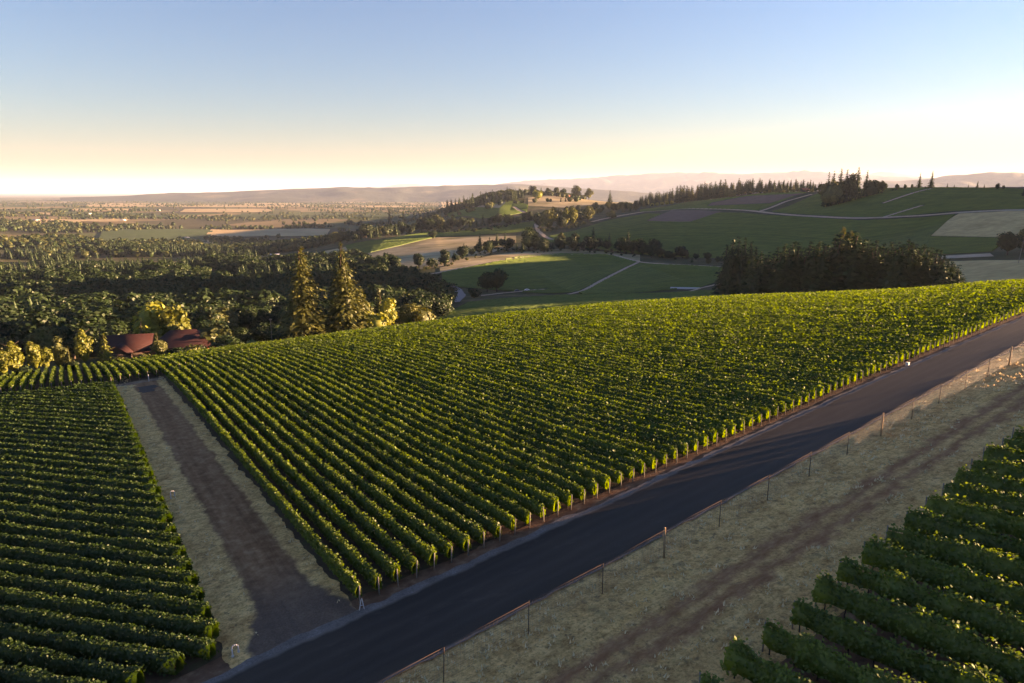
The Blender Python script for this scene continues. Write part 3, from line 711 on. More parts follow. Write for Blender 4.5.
# ------------------------------------------------------------------ trees
def conifer_arrays(h, r, levels, per, qs, seed, base=.08, droop=.35, ragged=.25, taper=.85):
    g = np.random.default_rng(seed); C, N_, U_, sz = [], [], [], []
    for li in range(levels):
        t = base + (1 - base) * (li + g.random() * .6) / levels
        R = r * (1 - t) ** taper * (1 + ragged * (g.random() - .5)) + .02 * h * (1 - t)
        nb = max(3, int(per * (.5 + .5 * (1 - t))))
        a0 = g.random() * 6.28
        for b in range(nb):
            a = a0 + 6.283 * b / nb + g.normal() * .25; L = R * (.72 + .5 * g.random()) * (1.25 if g.random() < .12 else 1)
            m = max(2, int(L / (qs * 1.05)) + 1)
            for k in range(m):
                f = (k + .6) / m; rr = L * f
                z = t * h - droop * rr * f + .12 * L * f * (1 if f > .8 else 0) + g.normal() * .012 * h
                C.append((rr * math.cos(a) + g.normal() * qs * .3, rr * math.sin(a) + g.normal() * qs * .3, z))
                N_.append((.45 * math.cos(a) + g.normal() * .35, .45 * math.sin(a) + g.normal() * .35, .9 + g.normal() * .3))
                U_.append((math.cos(a), math.sin(a), -.5)); sz.append(qs * (.7 + .6 * g.random()) * (1.05 - .55 * t))
    C, N_, U_ = map(np.array, (C, N_, U_)); N_ /= np.linalg.norm(N_, axis=1, keepdims=True)
    return quads_from(C, N_, U_, np.array(sz), 1.25)

def broad_arrays(h, r, lobes, per, qs, seed, base=.22, squash=1.0, narrow=1.0):
    g = np.random.default_rng(seed); Cs, Ns = [], []
    cz = h * (base + (1 - base) * .5); hh = h * (1 - base) * .5
    for k in range(lobes):
        d = g.normal(size=3); d /= np.linalg.norm(d); f = g.random() ** .45
        c = np.array([d[0]*r*.62*f*narrow, d[1]*r*.62*f*narrow, cz + d[2]*hh*.62*f]); lr = r * (.30 + .24 * g.random()) * (1 - .25 * max(0, d[2]) * f)
        n = g.normal(size=(per, 3)); n /= np.linalg.norm(n, axis=1, keepdims=True)
        rad = lr * (.72 + .38 * g.random((per, 1)))
        p = c + n * rad * np.array([1, 1, squash * .9]); keep = n[:, 2] > -.75
        Cs.append(p[keep]); Ns.append(n[keep])
    C = np.concatenate(Cs); N_ = np.concatenate(Ns) + g.normal(size=C.shape) * .45; N_[:, 2] += .2; N_ /= np.linalg.norm(N_, axis=1, keepdims=True)
    C[:, 2] = np.clip(C[:, 2], h * base * .6, h * 1.02)
    top = C[:, 2].max(); C[:, 2] *= 1 + (h / top - 1) * np.clip((C[:, 2] - cz) / hh, 0, 1)
    u = g.normal(size=C.shape)
    return quads_from(C, N_, u, qs * (.6 + .8 * g.random(len(C))))

def blob_core(h, r, z0, z1, seed, conic=False):             # a dark loose inner mass so that a crown is not see-through everywhere
    g = np.random.default_rng(seed); V, Q = [], []; n, m = 8, 6
    for j in range(m + 1):
        t = j / m; z = z0 + (z1 - z0) * t
        rr = r * ((1 - t) * .98 + .02 if conic else math.sqrt(max(.02, 1 - (2*t-1)**2)))
        for k in range(n):
            a = 6.283 * k / n + .3 * j; q = rr * (.75 + .5 * g.random()); V.append((q*math.cos(a), q*math.sin(a), z))
    for j in range(m):
        for k in range(n): Q.append((j*n+k, j*n+(k+1) % n, (j+1)*n+(k+1) % n, (j+1)*n+k))
    return np.array(V), np.array(Q)
def join(*vq):
    V, Q, b = [], [], 0
    for v, q in vq: V.append(v); Q.append(q + b); b += len(v)
    return np.concatenate(V), np.concatenate(Q)
def trunk_mb(h, r, top, limbs, seed):
    g = random.Random(seed); m = MB(); p = [(0, 0, -.6)]; k = 5
    for j in range(1, k + 1): p.append((g.uniform(-.02, .02)*h, g.uniform(-.02, .02)*h, top * j / k))
    m.path(p, [r * (1.25 - 1.0 * j / k) + .02 for j in range(k + 1)], 8)
    for _ in range(limbs):
        j = g.randint(2, k); a = g.uniform(0, 6.28); L = h * g.uniform(.10, .22); b = p[j]
        m.tube(b, (b[0] + L*math.cos(a), b[1] + L*math.sin(a), b[2] + L * g.uniform(.3, .9)), r * .4, r * .12, 6)
    return m
TREES = {}
def proto(key, name, arr, mat, h, tr, ttop, limbs, seed):
    """a tree of unit design height h: an Empty with trunk and crown; copies share the mesh data"""
    c = mesh_np('crown', arr[0], arr[1], M[mat]); t = trunk_mb(h, tr, ttop, limbs, seed).build('trunk', M['bark'])
    TREES[key] = (name, c.data, t.data, h)
    bpy.data.objects.remove(c); bpy.data.objects.remove(t)
for i in range(4):
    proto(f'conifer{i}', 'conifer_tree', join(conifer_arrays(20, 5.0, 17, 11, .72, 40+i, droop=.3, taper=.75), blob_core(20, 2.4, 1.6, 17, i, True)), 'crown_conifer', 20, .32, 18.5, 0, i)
for i in range(2):
    proto(f'olivecon{i}', 'conifer_tree', join(conifer_arrays(20, 5.0, 17, 11, .72, 50+i, droop=.3, taper=.75), blob_core(20, 2.4, 1.6, 17, i, True)), 'crown_olive', 20, .32, 18.5, 0, i)
for i in range(5):
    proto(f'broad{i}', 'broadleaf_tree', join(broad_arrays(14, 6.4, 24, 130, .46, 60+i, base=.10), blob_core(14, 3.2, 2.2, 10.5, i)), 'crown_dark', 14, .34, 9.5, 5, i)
for i in range(3):
    proto(f'olive{i}', 'broadleaf_tree', join(broad_arrays(14, 6.0, 22, 130, .46, 70+i, base=.10), blob_core(14, 3.0, 2.2, 10.5, i)), 'crown_olive', 14, .32, 9.5, 5, i)
for i in range(2):
    proto(f'bush{i}', 'round_bush', join(broad_arrays(4, 3.2, 9, 70, .38, 80+i, base=.04), blob_core(4, 1.9, .2, 3.2, i)), 'crown_dark', 4, .12, 2, 4, i)
    proto(f'limebush{i}', 'round_bush', join(broad_arrays(4, 2.8, 9, 80, .33, 84+i, base=.04), blob_core(4, 1.7, .2, 3.2, i)), 'crown_lime', 4, .12, 2, 4, i)
    proto(f'olivebush{i}', 'round_bush', join(broad_arrays(4, 3.0, 9, 70, .36, 86+i, base=.04), blob_core(4, 1.8, .2, 3.2, i)), 'crown_olive', 4, .12, 2, 4, i)
for i in range(3):
    proto(f'gold{i}', 'golden_tree', join(broad_arrays(11, 3.0, 20, 75, .36, 90+i, base=.10, narrow=1.0), blob_core(11, 1.3, 1.6, 9, i)), 'crown_gold', 11, .2, 9, 6, i)
proto('goldcon', 'golden_conifer', join(conifer_arrays(11, 2.7, 17, 10, .36, 95), blob_core(11, 1.1, .9, 9, 3, True)), 'crown_gold', 11, .16, 10, 0, 3)
proto('lime', 'yellow_green_tree', join(broad_arrays(11, 3.4, 18, 80, .38, 97, base=.12), blob_core(11, 1.6, 2, 9, 3)), 'crown_lime', 11, .2, 8, 6, 4)
proto('darkcol', 'slender_tree', join(broad_arrays(11, 2.4, 16, 75, .36, 98, base=.08, narrow=.9), blob_core(11, 1.2, 1.2, 9, 3)), 'crown_olive', 11, .18, 8, 5, 5)
proto('spindle', 'slender_conifer', join(conifer_arrays(11, 1.5, 16, 8, .34, 99), blob_core(11, .6, .9, 9, 3, True)), 'crown_olive', 11, .14, 10, 0, 3)
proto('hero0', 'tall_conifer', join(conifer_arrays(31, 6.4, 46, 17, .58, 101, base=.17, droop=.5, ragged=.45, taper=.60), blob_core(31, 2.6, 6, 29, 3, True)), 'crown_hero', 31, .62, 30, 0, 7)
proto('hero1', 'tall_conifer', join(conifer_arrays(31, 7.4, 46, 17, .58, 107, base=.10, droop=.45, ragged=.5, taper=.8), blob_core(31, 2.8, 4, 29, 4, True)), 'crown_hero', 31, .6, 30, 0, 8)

def place_tree(key, x, y, h, label, cat='tree', group=None, wide=1.0, z=None, name=None):
    nm, cd, td, h0 = TREES[key]; s = h / h0
    r = tag(empty(name or nm, (x, y, float(H(x, y)) if z is None else z), random.uniform(0, 6.28)), label, cat, group)
    r.scale = (s * wide, s * wide, s)
    link('trunk', td, r); link('crown', cd, r)
    return r
def tree_px(key, px, by, ty, label, d=None, cat='tree', group=None, wide=1.0, dmax=4000, dmin=205):
    if d is None: p, d = hit(px, by, dmin, dmax)
    else: a, b, _ = ray(px, (by + ty) / 2 if by else ty + 22); q = math.hypot(a, b); p = np.array([a/q*d, b/q*d])
    b = F * math.cos(PITCH) + (CY - ty) * math.sin(PITCH); c = -F * math.sin(PITCH) + (CY - ty) * math.cos(PITCH)
    zt = d * c / math.hypot(px - CX, b); h = max(1.5, zt - float(H(*p)))
    return place_tree(key, p[0], p[1], h, label, cat, group, wide)

# single trees one can point to
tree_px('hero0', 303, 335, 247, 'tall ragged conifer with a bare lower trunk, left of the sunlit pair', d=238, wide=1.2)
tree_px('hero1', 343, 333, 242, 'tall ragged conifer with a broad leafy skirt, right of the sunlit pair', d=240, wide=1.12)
tree_px('olive1', 356, 333, 289, 'olive lit tree growing against the skirt of the right tall conifer', d=246)
tree_px('limebush0', 374, 326, 311, 'bright yellow-green bush at the foot of the right tall conifer', d=240, cat='bush')
tree_px('lime', 386, 322, 296, 'yellow-green sunlit tree to the right of the two tall conifers', d=250)
tree_px('spindle', 379, 322, 287, 'thin pointed conifer rising behind the yellow-green tree', d=256, wide=1.6)
tree_px('olive0', 407, 318, 302, 'low olive-brown tree beside the yellow-green tree', d=256)
tree_px('olivebush0', 419, 315, 304, 'small olive-brown tree at the corner of the sunlit vineyard', d=258, cat='bush')
for a in [('broad0', 397, 309, 281, 'dark round tree behind the low olive-brown tree'), ('broad1', 416, 306, 277, 'dark spreading tree left of the curving grey road'),
          ('broad2', 430, 307, 274, 'dark tree hanging over the left side of the curving grey road'), ('broad3', 444, 307, 279, 'dark spreading tree right beside the curving grey road'),
          ('broad4', 497, 292, 268, 'broad dark tree over the small parking place'), ('broad1', 487, 292, 272, 'dark tree left of the broad tree over the parking place'),
          ('bush0', 474, 298, 288, 'dark round bush right of the curving grey road'),
          ('broad2', 369, 270, 258, 'dark round tree at the lower left edge of the dry grass field'), ('conifer0', 386, 272, 253, 'dark pointed conifer at the lower edge of the dry grass field'),
          ('broad0', 396, 271, 259, 'dark rounded tree right of the pointed conifer below the dry grass field'), ('broad3', 419, 268, 253, 'dark round tree under the middle of the dry grass field'),
          ('bush1', 431, 266, 258, 'low dark bush under the dry grass field'), ('bush0', 445, 264, 256, 'dark bush at the right lower edge of the dry grass field'),
          ('broad4', 433, 239.5, 230, 'lone round tree on the upper edge of the dry grass field'),
          ('conifer1', 390, 231, 209, 'dense dark round-topped conifer at the left of the four tall ridge trees'), ('olivecon0', 404, 231.5, 211, 'brownish conifer second of the four tall ridge trees'),
          ('broad0', 423, 232.5, 216, 'wide green tree third of the four tall ridge trees'), ('olive2', 435, 231, 214, 'wide green tree at the right of the four tall ridge trees'),
          ('conifer2', 480, 249, 233, 'dark pointed conifer at the right end of the dry grass field'), ('broad2', 487, 253, 240, 'low dark tree in front of the pointed conifer by the dry field'),
          ('conifer0', 497, 246, 232, 'dark narrow conifer over the gully hedge'), ('conifer3', 505, 245, 231.5, 'wider dark conifer beside the narrow one over the gully hedge'),
          ('broad1', 529, 249, 227, 'big dark round tree at the bend of the farm track'), ('broad3', 545, 252, 238, 'dark round tree right of the big one at the track bend'),
          ('olive1', 561, 242, 232, 'greyish tree below the dark vineyard field'), ('broad0', 575, 243, 232, 'dark tree below the dark vineyard field, beside the greyish one'),
          ('conifer1', 593, 247, 227, 'left of two dark conifers on the gully bank'), ('conifer2', 609, 247, 233, 'right of two dark conifers on the gully bank'),
          ('conifer3', 628, 250, 229, 'tall dark conifer among the gully trees'), ('broad4', 620, 253, 240, 'low round tree before the tall conifer of the gully'),
          ('broad1', 641, 254, 242, 'wide low tree in the gully right of the tall conifer'), ('broad2', 655, 254, 238, 'wide grey-green tree at the right of the gully'),
          ('bush1', 682, 257, 246, 'round dark bush alone on the farm track'), ('bush0', 669, 258, 251, 'small dark bush beside the farm track'),
          ('olive0', 548, 230, 208, 'yellow-green lit tree at the left of the small bright grove'), ('gold0', 573, 227, 205, 'golden lit tree at the centre of the small bright grove'),
          ('olive2', 588, 222, 205.5, 'half-lit green tree at the right of the small bright grove'), ('gold1', 566, 227, 207, 'second golden tree in the small bright grove'),
          ('broad4', 540, 229, 212, 'dark tree shading the left side of the small bright grove'), ('broad0', 561, 229, 216, 'dark low tree at the foot of the small bright grove'),
          ('olivebush1', 612, 218, 211, 'lone yellow-green bush on the track above the grove'),
          ('broad3', 1007, 255, 231, 'dark spreading tree at the right end of the pale strip'), ('olive1', 1022, 252, 228, 'lit spreading tree at the very right edge')]:
    tree_px(*a, wide=1.45 if False else 1.15 if a[0][:4] in ('broa', 'oliv') else 1.0)
for a in [('conifer2', 833, 189, 170.5, 'dark tree at the left of the hilltop group'), ('conifer0', 840, 189, 167.5, 'tallest dark tree of the hilltop group'), ('conifer1', 846, 188, 169, 'dark thin-topped tree in the hilltop group'),
          ('conifer3', 828, 189, 172, 'dark small tree at the left rim of the hilltop group'), ('broad1', 851, 188, 173, 'dark tree at the right of the hilltop group'), ('olivebush0', 832, 190, 179, 'lit olive bush in front of the hilltop group'),
          ('conifer0', 857, 187.5, 166.5, 'tall dark conifer standing just right of the hilltop group'), ('conifer2', 866, 187.5, 170, 'shorter conifer second right of the hilltop group'),
          ('bush0', 872, 187.5, 180, 'low bush right of the two hilltop conifers'), ('broad4', 883, 187.5, 180, 'low round tree alone on the vineyard skyline'),
          ('conifer3', 919, 187.5, 172.5, 'narrower of the twin conifers on the skyline'), ('conifer0', 931, 187.5, 170.5, 'wider of the twin conifers on the skyline'),
          ('conifer1', 947, 188.5, 183, 'tiny conifer right of the twin conifers'), ('conifer2', 954, 188.5, 184, 'tiny rounded conifer beyond the twin conifers'), ('conifer3', 968, 189, 184, 'small dark conifer on the right skyline'),
          ('conifer0', 977, 189, 180.5, 'mid-sized conifer on the right skyline'), ('conifer1', 984, 189, 184, 'tiny conifer beside the mid-sized one on the right skyline'),
          ('broad1', 997, 190, 183, 'wide low tree on the right skyline'), ('broad0', 1003, 190, 185, 'low tree right of the wide one on the right skyline'), ('conifer3', 1023, 197, 186, 'dark conifer cut by the right picture edge'),
          ('broad4', 897, 188, 183.5, 'low hedge tree left of the twin conifers'), ('broad2', 905, 188, 184, 'low hedge tree close to the twin conifers'), ('broad3', 912, 188, 184, 'low hedge tree next to the narrower twin conifer')]:
    tree_px(*a, dmin=900, dmax=1330, wide=.75)
G = 'trees of the dark belt along the gully'
for i in range(54):
    f = i / 53; px = 446 + 268 * f + random.uniform(-4, 4); by = np.interp(px, [440, 470, 500, 530, 600, 640, 690, 715], [263, 257, 249, 251, 249, 254, 260, 263]) + random.uniform(-2.5, 2.5)
    tree_px(random.choice(['broad0', 'broad1', 'broad2', 'broad3', 'broad4', 'conifer1', 'conifer3']), px, by, by - random.uniform(7, 15) * (1 if px < 665 else .6), 'dark tree of the belt along the gully in the middle slopes', group=G, dmin=500, dmax=1700, wide=1.25)
G = 'trees of the belt behind the dry grass field'
for i in range(30):
    px = 330 + 4 * i + random.uniform(-2, 2); by = np.interp(px, [330, 380, 450], [245, 237, 229]) + random.uniform(-2, 1)
    tree_px(random.choice(['conifer0', 'conifer2', 'broad0', 'broad3', 'conifer3', 'olive0']), px, by, by - random.uniform(8, 15), 'dark tree of the belt behind the dry grass field', group=G, dmin=900, dmax=2400, wide=1.2)
# the knoll: farm trees, lone trees, the conifer ridge on its left
for a in [('broad0', 533, 196, 185, 'round tree left of the farmhouse on the knoll'), ('broad2', 548, 195.5, 187.5, 'low tree beside the farmhouse on the knoll'), ('broad3', 556, 195.5, 187, 'low dark tree before the farmhouse on the knoll'),
          ('olive0', 577, 194.5, 184.5, 'round green tree right of the farmhouse on the knoll'), ('olive1', 589, 196.5, 187.5, 'round lit tree on the sunny flank of the knoll'), ('conifer1', 610, 197, 190, 'lone small tree on the right flank of the knoll'),
          ('broad4', 563, 195, 188, 'small dark tree touching the farmhouse on the knoll'), ('conifer0', 541, 196, 187, 'small dark conifer between the knoll trees'), ('limebush0', 538, 199, 190, 'bright lit bush on the left of the knoll')]:
    tree_px(*a, dmin=1700, dmax=2700)
G = 'conifers on the ridge left of the knoll'
for i in range(34):
    f = i / 33; px = 446 + 76 * f + random.uniform(-2, 2); by = 214 - 16 * f ** .8 + random.uniform(-.5, 1.5); ty = by - random.uniform(11, 17) * (1 - .2 * f)
    tree_px(f'conifer{i % 4}', px, by, ty, 'dark conifer in the row climbing the ridge left of the knoll', group=G, dmin=1300, dmax=2700)
G = 'trees on the shaded slope under the knoll'
for i in range(30):
    px = random.uniform(556, 640); by = 216 - 6 * (px - 556) / 84 + random.uniform(-3.5, 1.5)
    tree_px(random.choice(['broad0', 'broad1', 'broad3', 'conifer2', 'olive0']), px, by, by - random.uniform(6, 9), 'dark tree of the thicket on the shaded slope under the knoll', group=G, dmin=1300, dmax=2600)
G = 'hedge trees below the ridge conifers'
for i in range(16):
    px = 440 + 6 * i + random.uniform(-2, 2); by = 230 - .45 * i + random.uniform(-1, 1)
    tree_px(random.choice(['broad0', 'broad2', 'conifer3', 'broad4']), px, by, by - random.uniform(8, 13), 'dark tree in the hedge between two green fields', group=G, dmin=900, dmax=2400)
G = 'conifer wood on the upper ridge'
for i in range(140):
    f = (i % 70) / 69; px = 640 + 178 * f + random.uniform(-3, 3); row = i // 70
    by = np.interp(px, [640, 665, 700, 740, 780, 818], [207, 204, 198, 193.5, 191.5, 191]) - row * 1.5 + random.uniform(-1, .8)
    ht = np.interp(px, [640, 660, 700, 740, 780, 818], [9, 13, 14, 11.5, 11, 8]) * random.uniform(.75, 1.15)
    tree_px(random.choice(['conifer0', 'conifer1', 'conifer2', 'conifer3', 'conifer2', 'olivecon1']), px, by, by - ht, 'dark conifer of the wood along the upper ridge', group=G, dmin=1250, dmax=2300, wide=random.uniform(1.1, 1.5))
tree_px('olivebush1', 730, 197.5, 188.5, 'bright lit bush at the front of the upper ridge wood', dmin=1250, dmax=2300, wide=1.3)
tree_px('olivecon0', 702, 200, 189, 'lit olive conifer at the front of the upper ridge wood', dmin=1250, dmax=2300)
for i, px in enumerate((652, 657, 662, 667, 672)):
    tree_px('limebush1', px, 206.5 - .6 * i, 203 - .6 * i, 'small light green shrub in the row below the upper ridge wood', cat='shrub', group='shrubs in a row below the upper ridge wood', dmin=1250, dmax=2300)
# the dark conifer grove behind the sunlit crest
G = 'conifers of the dark grove behind the sunlit crest'
tops = [(752,252),(760,249),(768,250),(776,246),(784,241),(793,239),(801,246),(809,240),(818,238),(826,243),(834,232),(842,225),(850,229),(858,237),(866,238),(874,239),(882,241),(890,239),(898,240),(906,238),(914,241),(922,242),(930,246),(938,249),(946,256),(952,262),(957,272)]
for i, (px, ty) in enumerate(tops):
    tree_px('olivecon0' if px in (842, 850) else f'conifer{i % 4}', px, 0, ty + 1, 'tallest olive-lit conifer of the dark grove' if px == 842 else 'second tallest olive-lit conifer of the dark grove' if px == 850 else 'dark dense conifer of the grove behind the sunlit crest', d=405 + random.uniform(-6, 6), group=None if px in (842, 850) else G, wide=1.25)
    tree_px(f'conifer{(i+1) % 4}', px + 4, 0, ty + random.uniform(1, 6), 'dark dense conifer of the grove behind the sunlit crest', d=388 + random.uniform(-8, 8), group=G, wide=1.6)
G = 'conifers of the clump left of the dark grove'
for i, (px, ty) in enumerate([(726,243),(732,238),(738,236),(744,237),(750,240),(755,246),(729,250),(741,247),(749,252)]):
    tree_px(f'conifer{i % 4}', px, 0, ty, 'dark rounded conifer of the clump left of the dark grove', d=470 - 6 * (i // 6), group=G, wide=1.0)

# trees round the red-roofed houses
for a in [('gold0', 2, 379, 345, 'golden tree cut by the left edge', 214, 1.0), ('gold1', 13, 378, 340, 'wide golden tree, second from the left edge', 217, 1.15), ('gold2', 34, 373, 337, 'ragged golden tree left of the dark green one', 222, .95),
          ('gold0', 45, 370, 343, 'small golden tree beside the dark green one', 223, 1.1), ('darkcol', 58, 368, 335, 'dark green tree standing between golden ones', 226, 1.4), ('spindle', 68.5, 366, 345, 'thin golden-green tree left of the big golden tree', 222, 1.2),
          ('gold1', 83, 363, 327, 'biggest golden tree left of the houses', 226, .95), ('goldcon', 105, 361, 332, 'golden conifer touching the left house', 224, 1.1),
          ('lime', 148, 350, 299, 'bright yellow-green tree behind the left house', 262, 1.1), ('gold2', 172, 348, 298, 'largest golden tree, between the two houses', 258, .95), ('gold0', 182, 348, 309, 'shorter golden tree behind the right house', 262, .95),
          ('spindle', 142, 350, 317, 'thin pointed tree over the left house roof', 252, 1.2), ('spindle', 111, 352, 320, 'thin ragged conifer behind the left house roof', 250, 1.5), ('spindle', 100, 354, 325, 'thin dark conifer left of the house roof', 250, 1.5),
          ('olive0', 160, 360, 338, 'dark olive tree between the two houses', 219, .9), ('spindle', 157, 356, 330, 'slim dark conifer between the two houses', 226, 1.4)]:
    tree_px(a[0], a[1], a[2], a[3], a[4], d=a[5], wide=a[6])
for a in [('olivebush0', 122, 364, 356, 'low olive bush before the left house', 216), ('olivebush1', 143, 361, 354, 'low green bush before the right end of the left house', 216), ('bush0', 176, 358, 348, 'dark hedge bush at the left of the right house', 217),
          ('olivebush0', 190, 356, 345, 'lit hedge bush in front of the right house', 218), ('bush1', 200, 353, 345, 'dark hedge bush at the right of the right house', 219), ('olivebush1', 217, 345, 325, 'round grey-green bush right of the houses', 236),
          ('bush0', 226, 351, 336, 'dark bush at the end of the hedge, beside the lawn', 222), ('bush1', 238, 347, 341, 'small dark bush on the lawn edge', 224), ('bush0', 72, 372, 362, 'dark bush under the golden trees', 218), ('bush1', 25, 380, 366, 'dark bush at the foot of the wide golden tree', 214)]:
    tree_px(a[0], a[1], a[2], a[3], a[4], d=a[5], cat='bush', wide=1.2)

# the shaded wood below the vineyard: nearest trees one by one, the rest as one mass
CLEAR = [P([(180,298),(262,290),(262,303),(180,310)]), P([(228,334),(300,331),(300,342),(228,347)], 205), P([(255,258),(350,244),(352,259),(262,265)]), P([(350,250),(520,232),(520,250),(470,268),(420,270),(372,264)]), P([(345,244),(450,230),(450,238),(345,256)])]
def inside(P_, x, y):
    c = False; j = len(P_) - 1
    for i in range(len(P_)):
        if (P_[i][1] > y) != (P_[j][1] > y) and x < (P_[j][0]-P_[i][0]) * (y-P_[i][1]) / (P_[j][1]-P_[i][1]) + P_[i][0]: c = not c
        j = i
    return c
wood = []
g = np.random.default_rng(77)
d = 262.0
while d < 2150:
    sp = 9.0 + d * .005
    a = -39.5
    while a < -6.5:
        aa = a + g.normal() * math.degrees(sp / d) * .25; dd = d + g.normal() * sp * .28
        x, y = dd * math.sin(R_(aa)), dd * math.cos(R_(aa))
        lim = np.interp(aa, [-40, -30, -20, -14, -10, -8, -6], [1500, 1750, 1900, 1500, 900, 700, 520])
        front = np.interp(aa, [-40, -28, -24, -20, -14, -6], [262, 268, 268, 258, 272, 318])
        if front < dd < lim and not any(inside(c, x, y) for c in CLEAR):
            if not (dd > 1000 and vnoise(np.array([x/130.]), np.array([y/130.]), 8)[0] < .36) and not (460 < dd < 1000 and vnoise(np.array([x/70.]), np.array([y/70.]), 18)[0] < .20): wood.append((dd, x, y))
        a += math.degrees(sp / d)
    d += sp * .9
wood.sort()
mass = []
nind = 0
for dd, x, y in wood:
    con = vnoise(np.array([x/60.]), np.array([y/60.]), 5)[0] > (.80 if dd < 1000 else .42)
    h = (random.uniform(13, 20) if con else random.uniform(9, 16) * (.7 + .65 * vnoise(np.array([x/38.]), np.array([y/38.]), 61)[0])) * (1.0 if dd < 900 else 1.1)
    if nind < 150:
        nind += 1
        k = f'conifer{random.randrange(4)}' if con else random.choice(['broad0', 'broad1', 'broad2', 'broad3', 'broad4', 'olive2'])
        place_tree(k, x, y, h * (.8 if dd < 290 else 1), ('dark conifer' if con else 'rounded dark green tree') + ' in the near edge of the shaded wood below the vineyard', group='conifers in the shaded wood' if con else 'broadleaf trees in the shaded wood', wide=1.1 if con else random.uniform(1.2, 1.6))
    else: mass.append((x, y, h, con))
def forest(name, items, lib, mats, label, cat='wood'):
    out = {m: ([], [], 0) for m in mats}
    root = None
    acc = {m: [[], [], 0] for m in mats}
    for x, y, h, kind in items:
        V, Q, h0 = lib[kind][random.randrange(len(lib[kind]))]
        s = h / h0; a = random.uniform(0, 6.28); c, sn = math.cos(a) * s * 1.28, math.sin(a) * s * 1.28
        W = np.stack([V[:, 0]*c - V[:, 1]*sn + x, V[:, 0]*sn + V[:, 1]*c + y, V[:, 2]*s + float(H(x, y))], -1)
        A_ = acc[mats[kind % len(mats)]]; A_[0].append(W); A_[1].append(Q + A_[2]); A_[2] += len(W)
    for m in mats:
        A_ = acc[m]
        if not A_[0]: continue
        o = mesh_np(name, np.concatenate(A_[0]), np.concatenate(A_[1]), M[m]); tag(o, label + {'crown_conifer': ', the dark conifers', 'crown_dark': ', the green broadleaf trees', 'crown_olive': ', the olive trees'}[m], cat, None, 'stuff')
LIB_MID = [[(*join(broad_arrays(14, 6.6, 18, 60, .68, 200+i, base=.1), blob_core(14, 3.6, 2.0, 10.8, i)), 14) for i in range(4)],
           [(*join(conifer_arrays(20, 5.0, 12, 7, 1.1, 210+i, droop=.3, taper=.75), blob_core(20, 3.2, 1.6, 18, i, True)), 20) for i in range(4)]]
forest('woodland', [(x, y, h, 1 if c else 0) for x, y, h, c in mass], LIB_MID, ['crown_dark', 'crown_conifer'], 'shaded woodland filling the valley below the vineyard')
# hedgerows and copses over the plain
LIB_FAR = [[(*join(broad_arrays(14, 6.5, 6, 9, 2.4, 220+i), blob_core(14, 5.0, 0, 12.5, i)), 14) for i in range(4)],
           [(*join(conifer_arrays(20, 4.8, 6, 4, 2.0, 230+i), blob_core(20, 3.0, 0, 17.5, i, True)), 20) for i in range(3)],
           [(*join(broad_arrays(14, 6.5, 6, 9, 2.4, 240+i), blob_core(14, 5.0, 0, 12.5, i)), 14) for i in range(3)]]
plainT = []
GF = [P([(60,234),(205,229),(205,243),(95,243)], 1500, 9000), P([(205,230),(330,228),(335,236),(205,238)], 1500, 9000)]
for _ in range(24000):
    dd = math.exp(g.uniform(math.log(1500), math.log(13000))); aa = g.uniform(-40, 6)
    x, y = dd * math.sin(R_(aa)), dd * math.cos(R_(aa))
    dens = vnoise(np.array([x/520.]), np.array([y/260.]), 31)[0] * .6 + vnoise(np.array([x/150.]), np.array([y/90.]), 32)[0] * .4
    line = abs(((x * .92 + y * .38) / 330.) % 1 - .5) > .475 or abs(((y * .92 - x * .38) / 300.) % 1 - .5) > .48
    if (dens < (.53 if dd < 4500 else .60) and not (line and dens > .33)) or any(inside(c, x, y) for c in GF): continue
    plainT.append((x, y, g.uniform(8, 17), 1 if g.random() < .2 else 2 if g.random() < .45 else 0))
forest('plain_copses', plainT, LIB_FAR, ['crown_dark', 'crown_conifer', 'crown_olive'], 'copses and hedges scattered over the far plain')
print('WOOD', len(wood), 'mass', len(mass), 'plain', len(plainT), 'trees', sum(o.name.startswith('crown') for o in COL.objects))

# ------------------------------------------------------------------ vine rows of the far hillsides: hedges standing on each field
def res(P_, n):
    P_ = np.asarray(P_, float); q = np.r_[0, np.cumsum(np.hypot(*np.diff(P_, axis=0).T))]; t = np.linspace(0, q[-1], n)
    return np.c_[np.interp(t, q, P_[:, 0]), np.interp(t, q, P_[:, 1])]
FLAB = {'a': 'dark vine rows of the curved field below the farm track', 'b': 'dark vine rows right of the thin diagonal track', 'c': 'dark vine rows of the wide slope under the hill road', 'd': 'vine rows of the strip above the hill road',
        'e': 'vine rows of the sunlit top field on the right skyline', 'f': 'vine rows of the dark strip below the pale stubble field', 'g': 'vine rows just beyond the sunlit crest, sloping away', 'h': 'vine rows under the ridge conifers',
        'i': 'vine rows of the thin strip above the dry grass field', 'j': 'vine rows left of the dry grass field'}
BARE = [P([(672,210),(722,211.5),(690,222.5),(646,221.5)]), P([(712,202.5),(745,196.5),(806,193.5),(792,197),(770,204),(706,206.5)])]
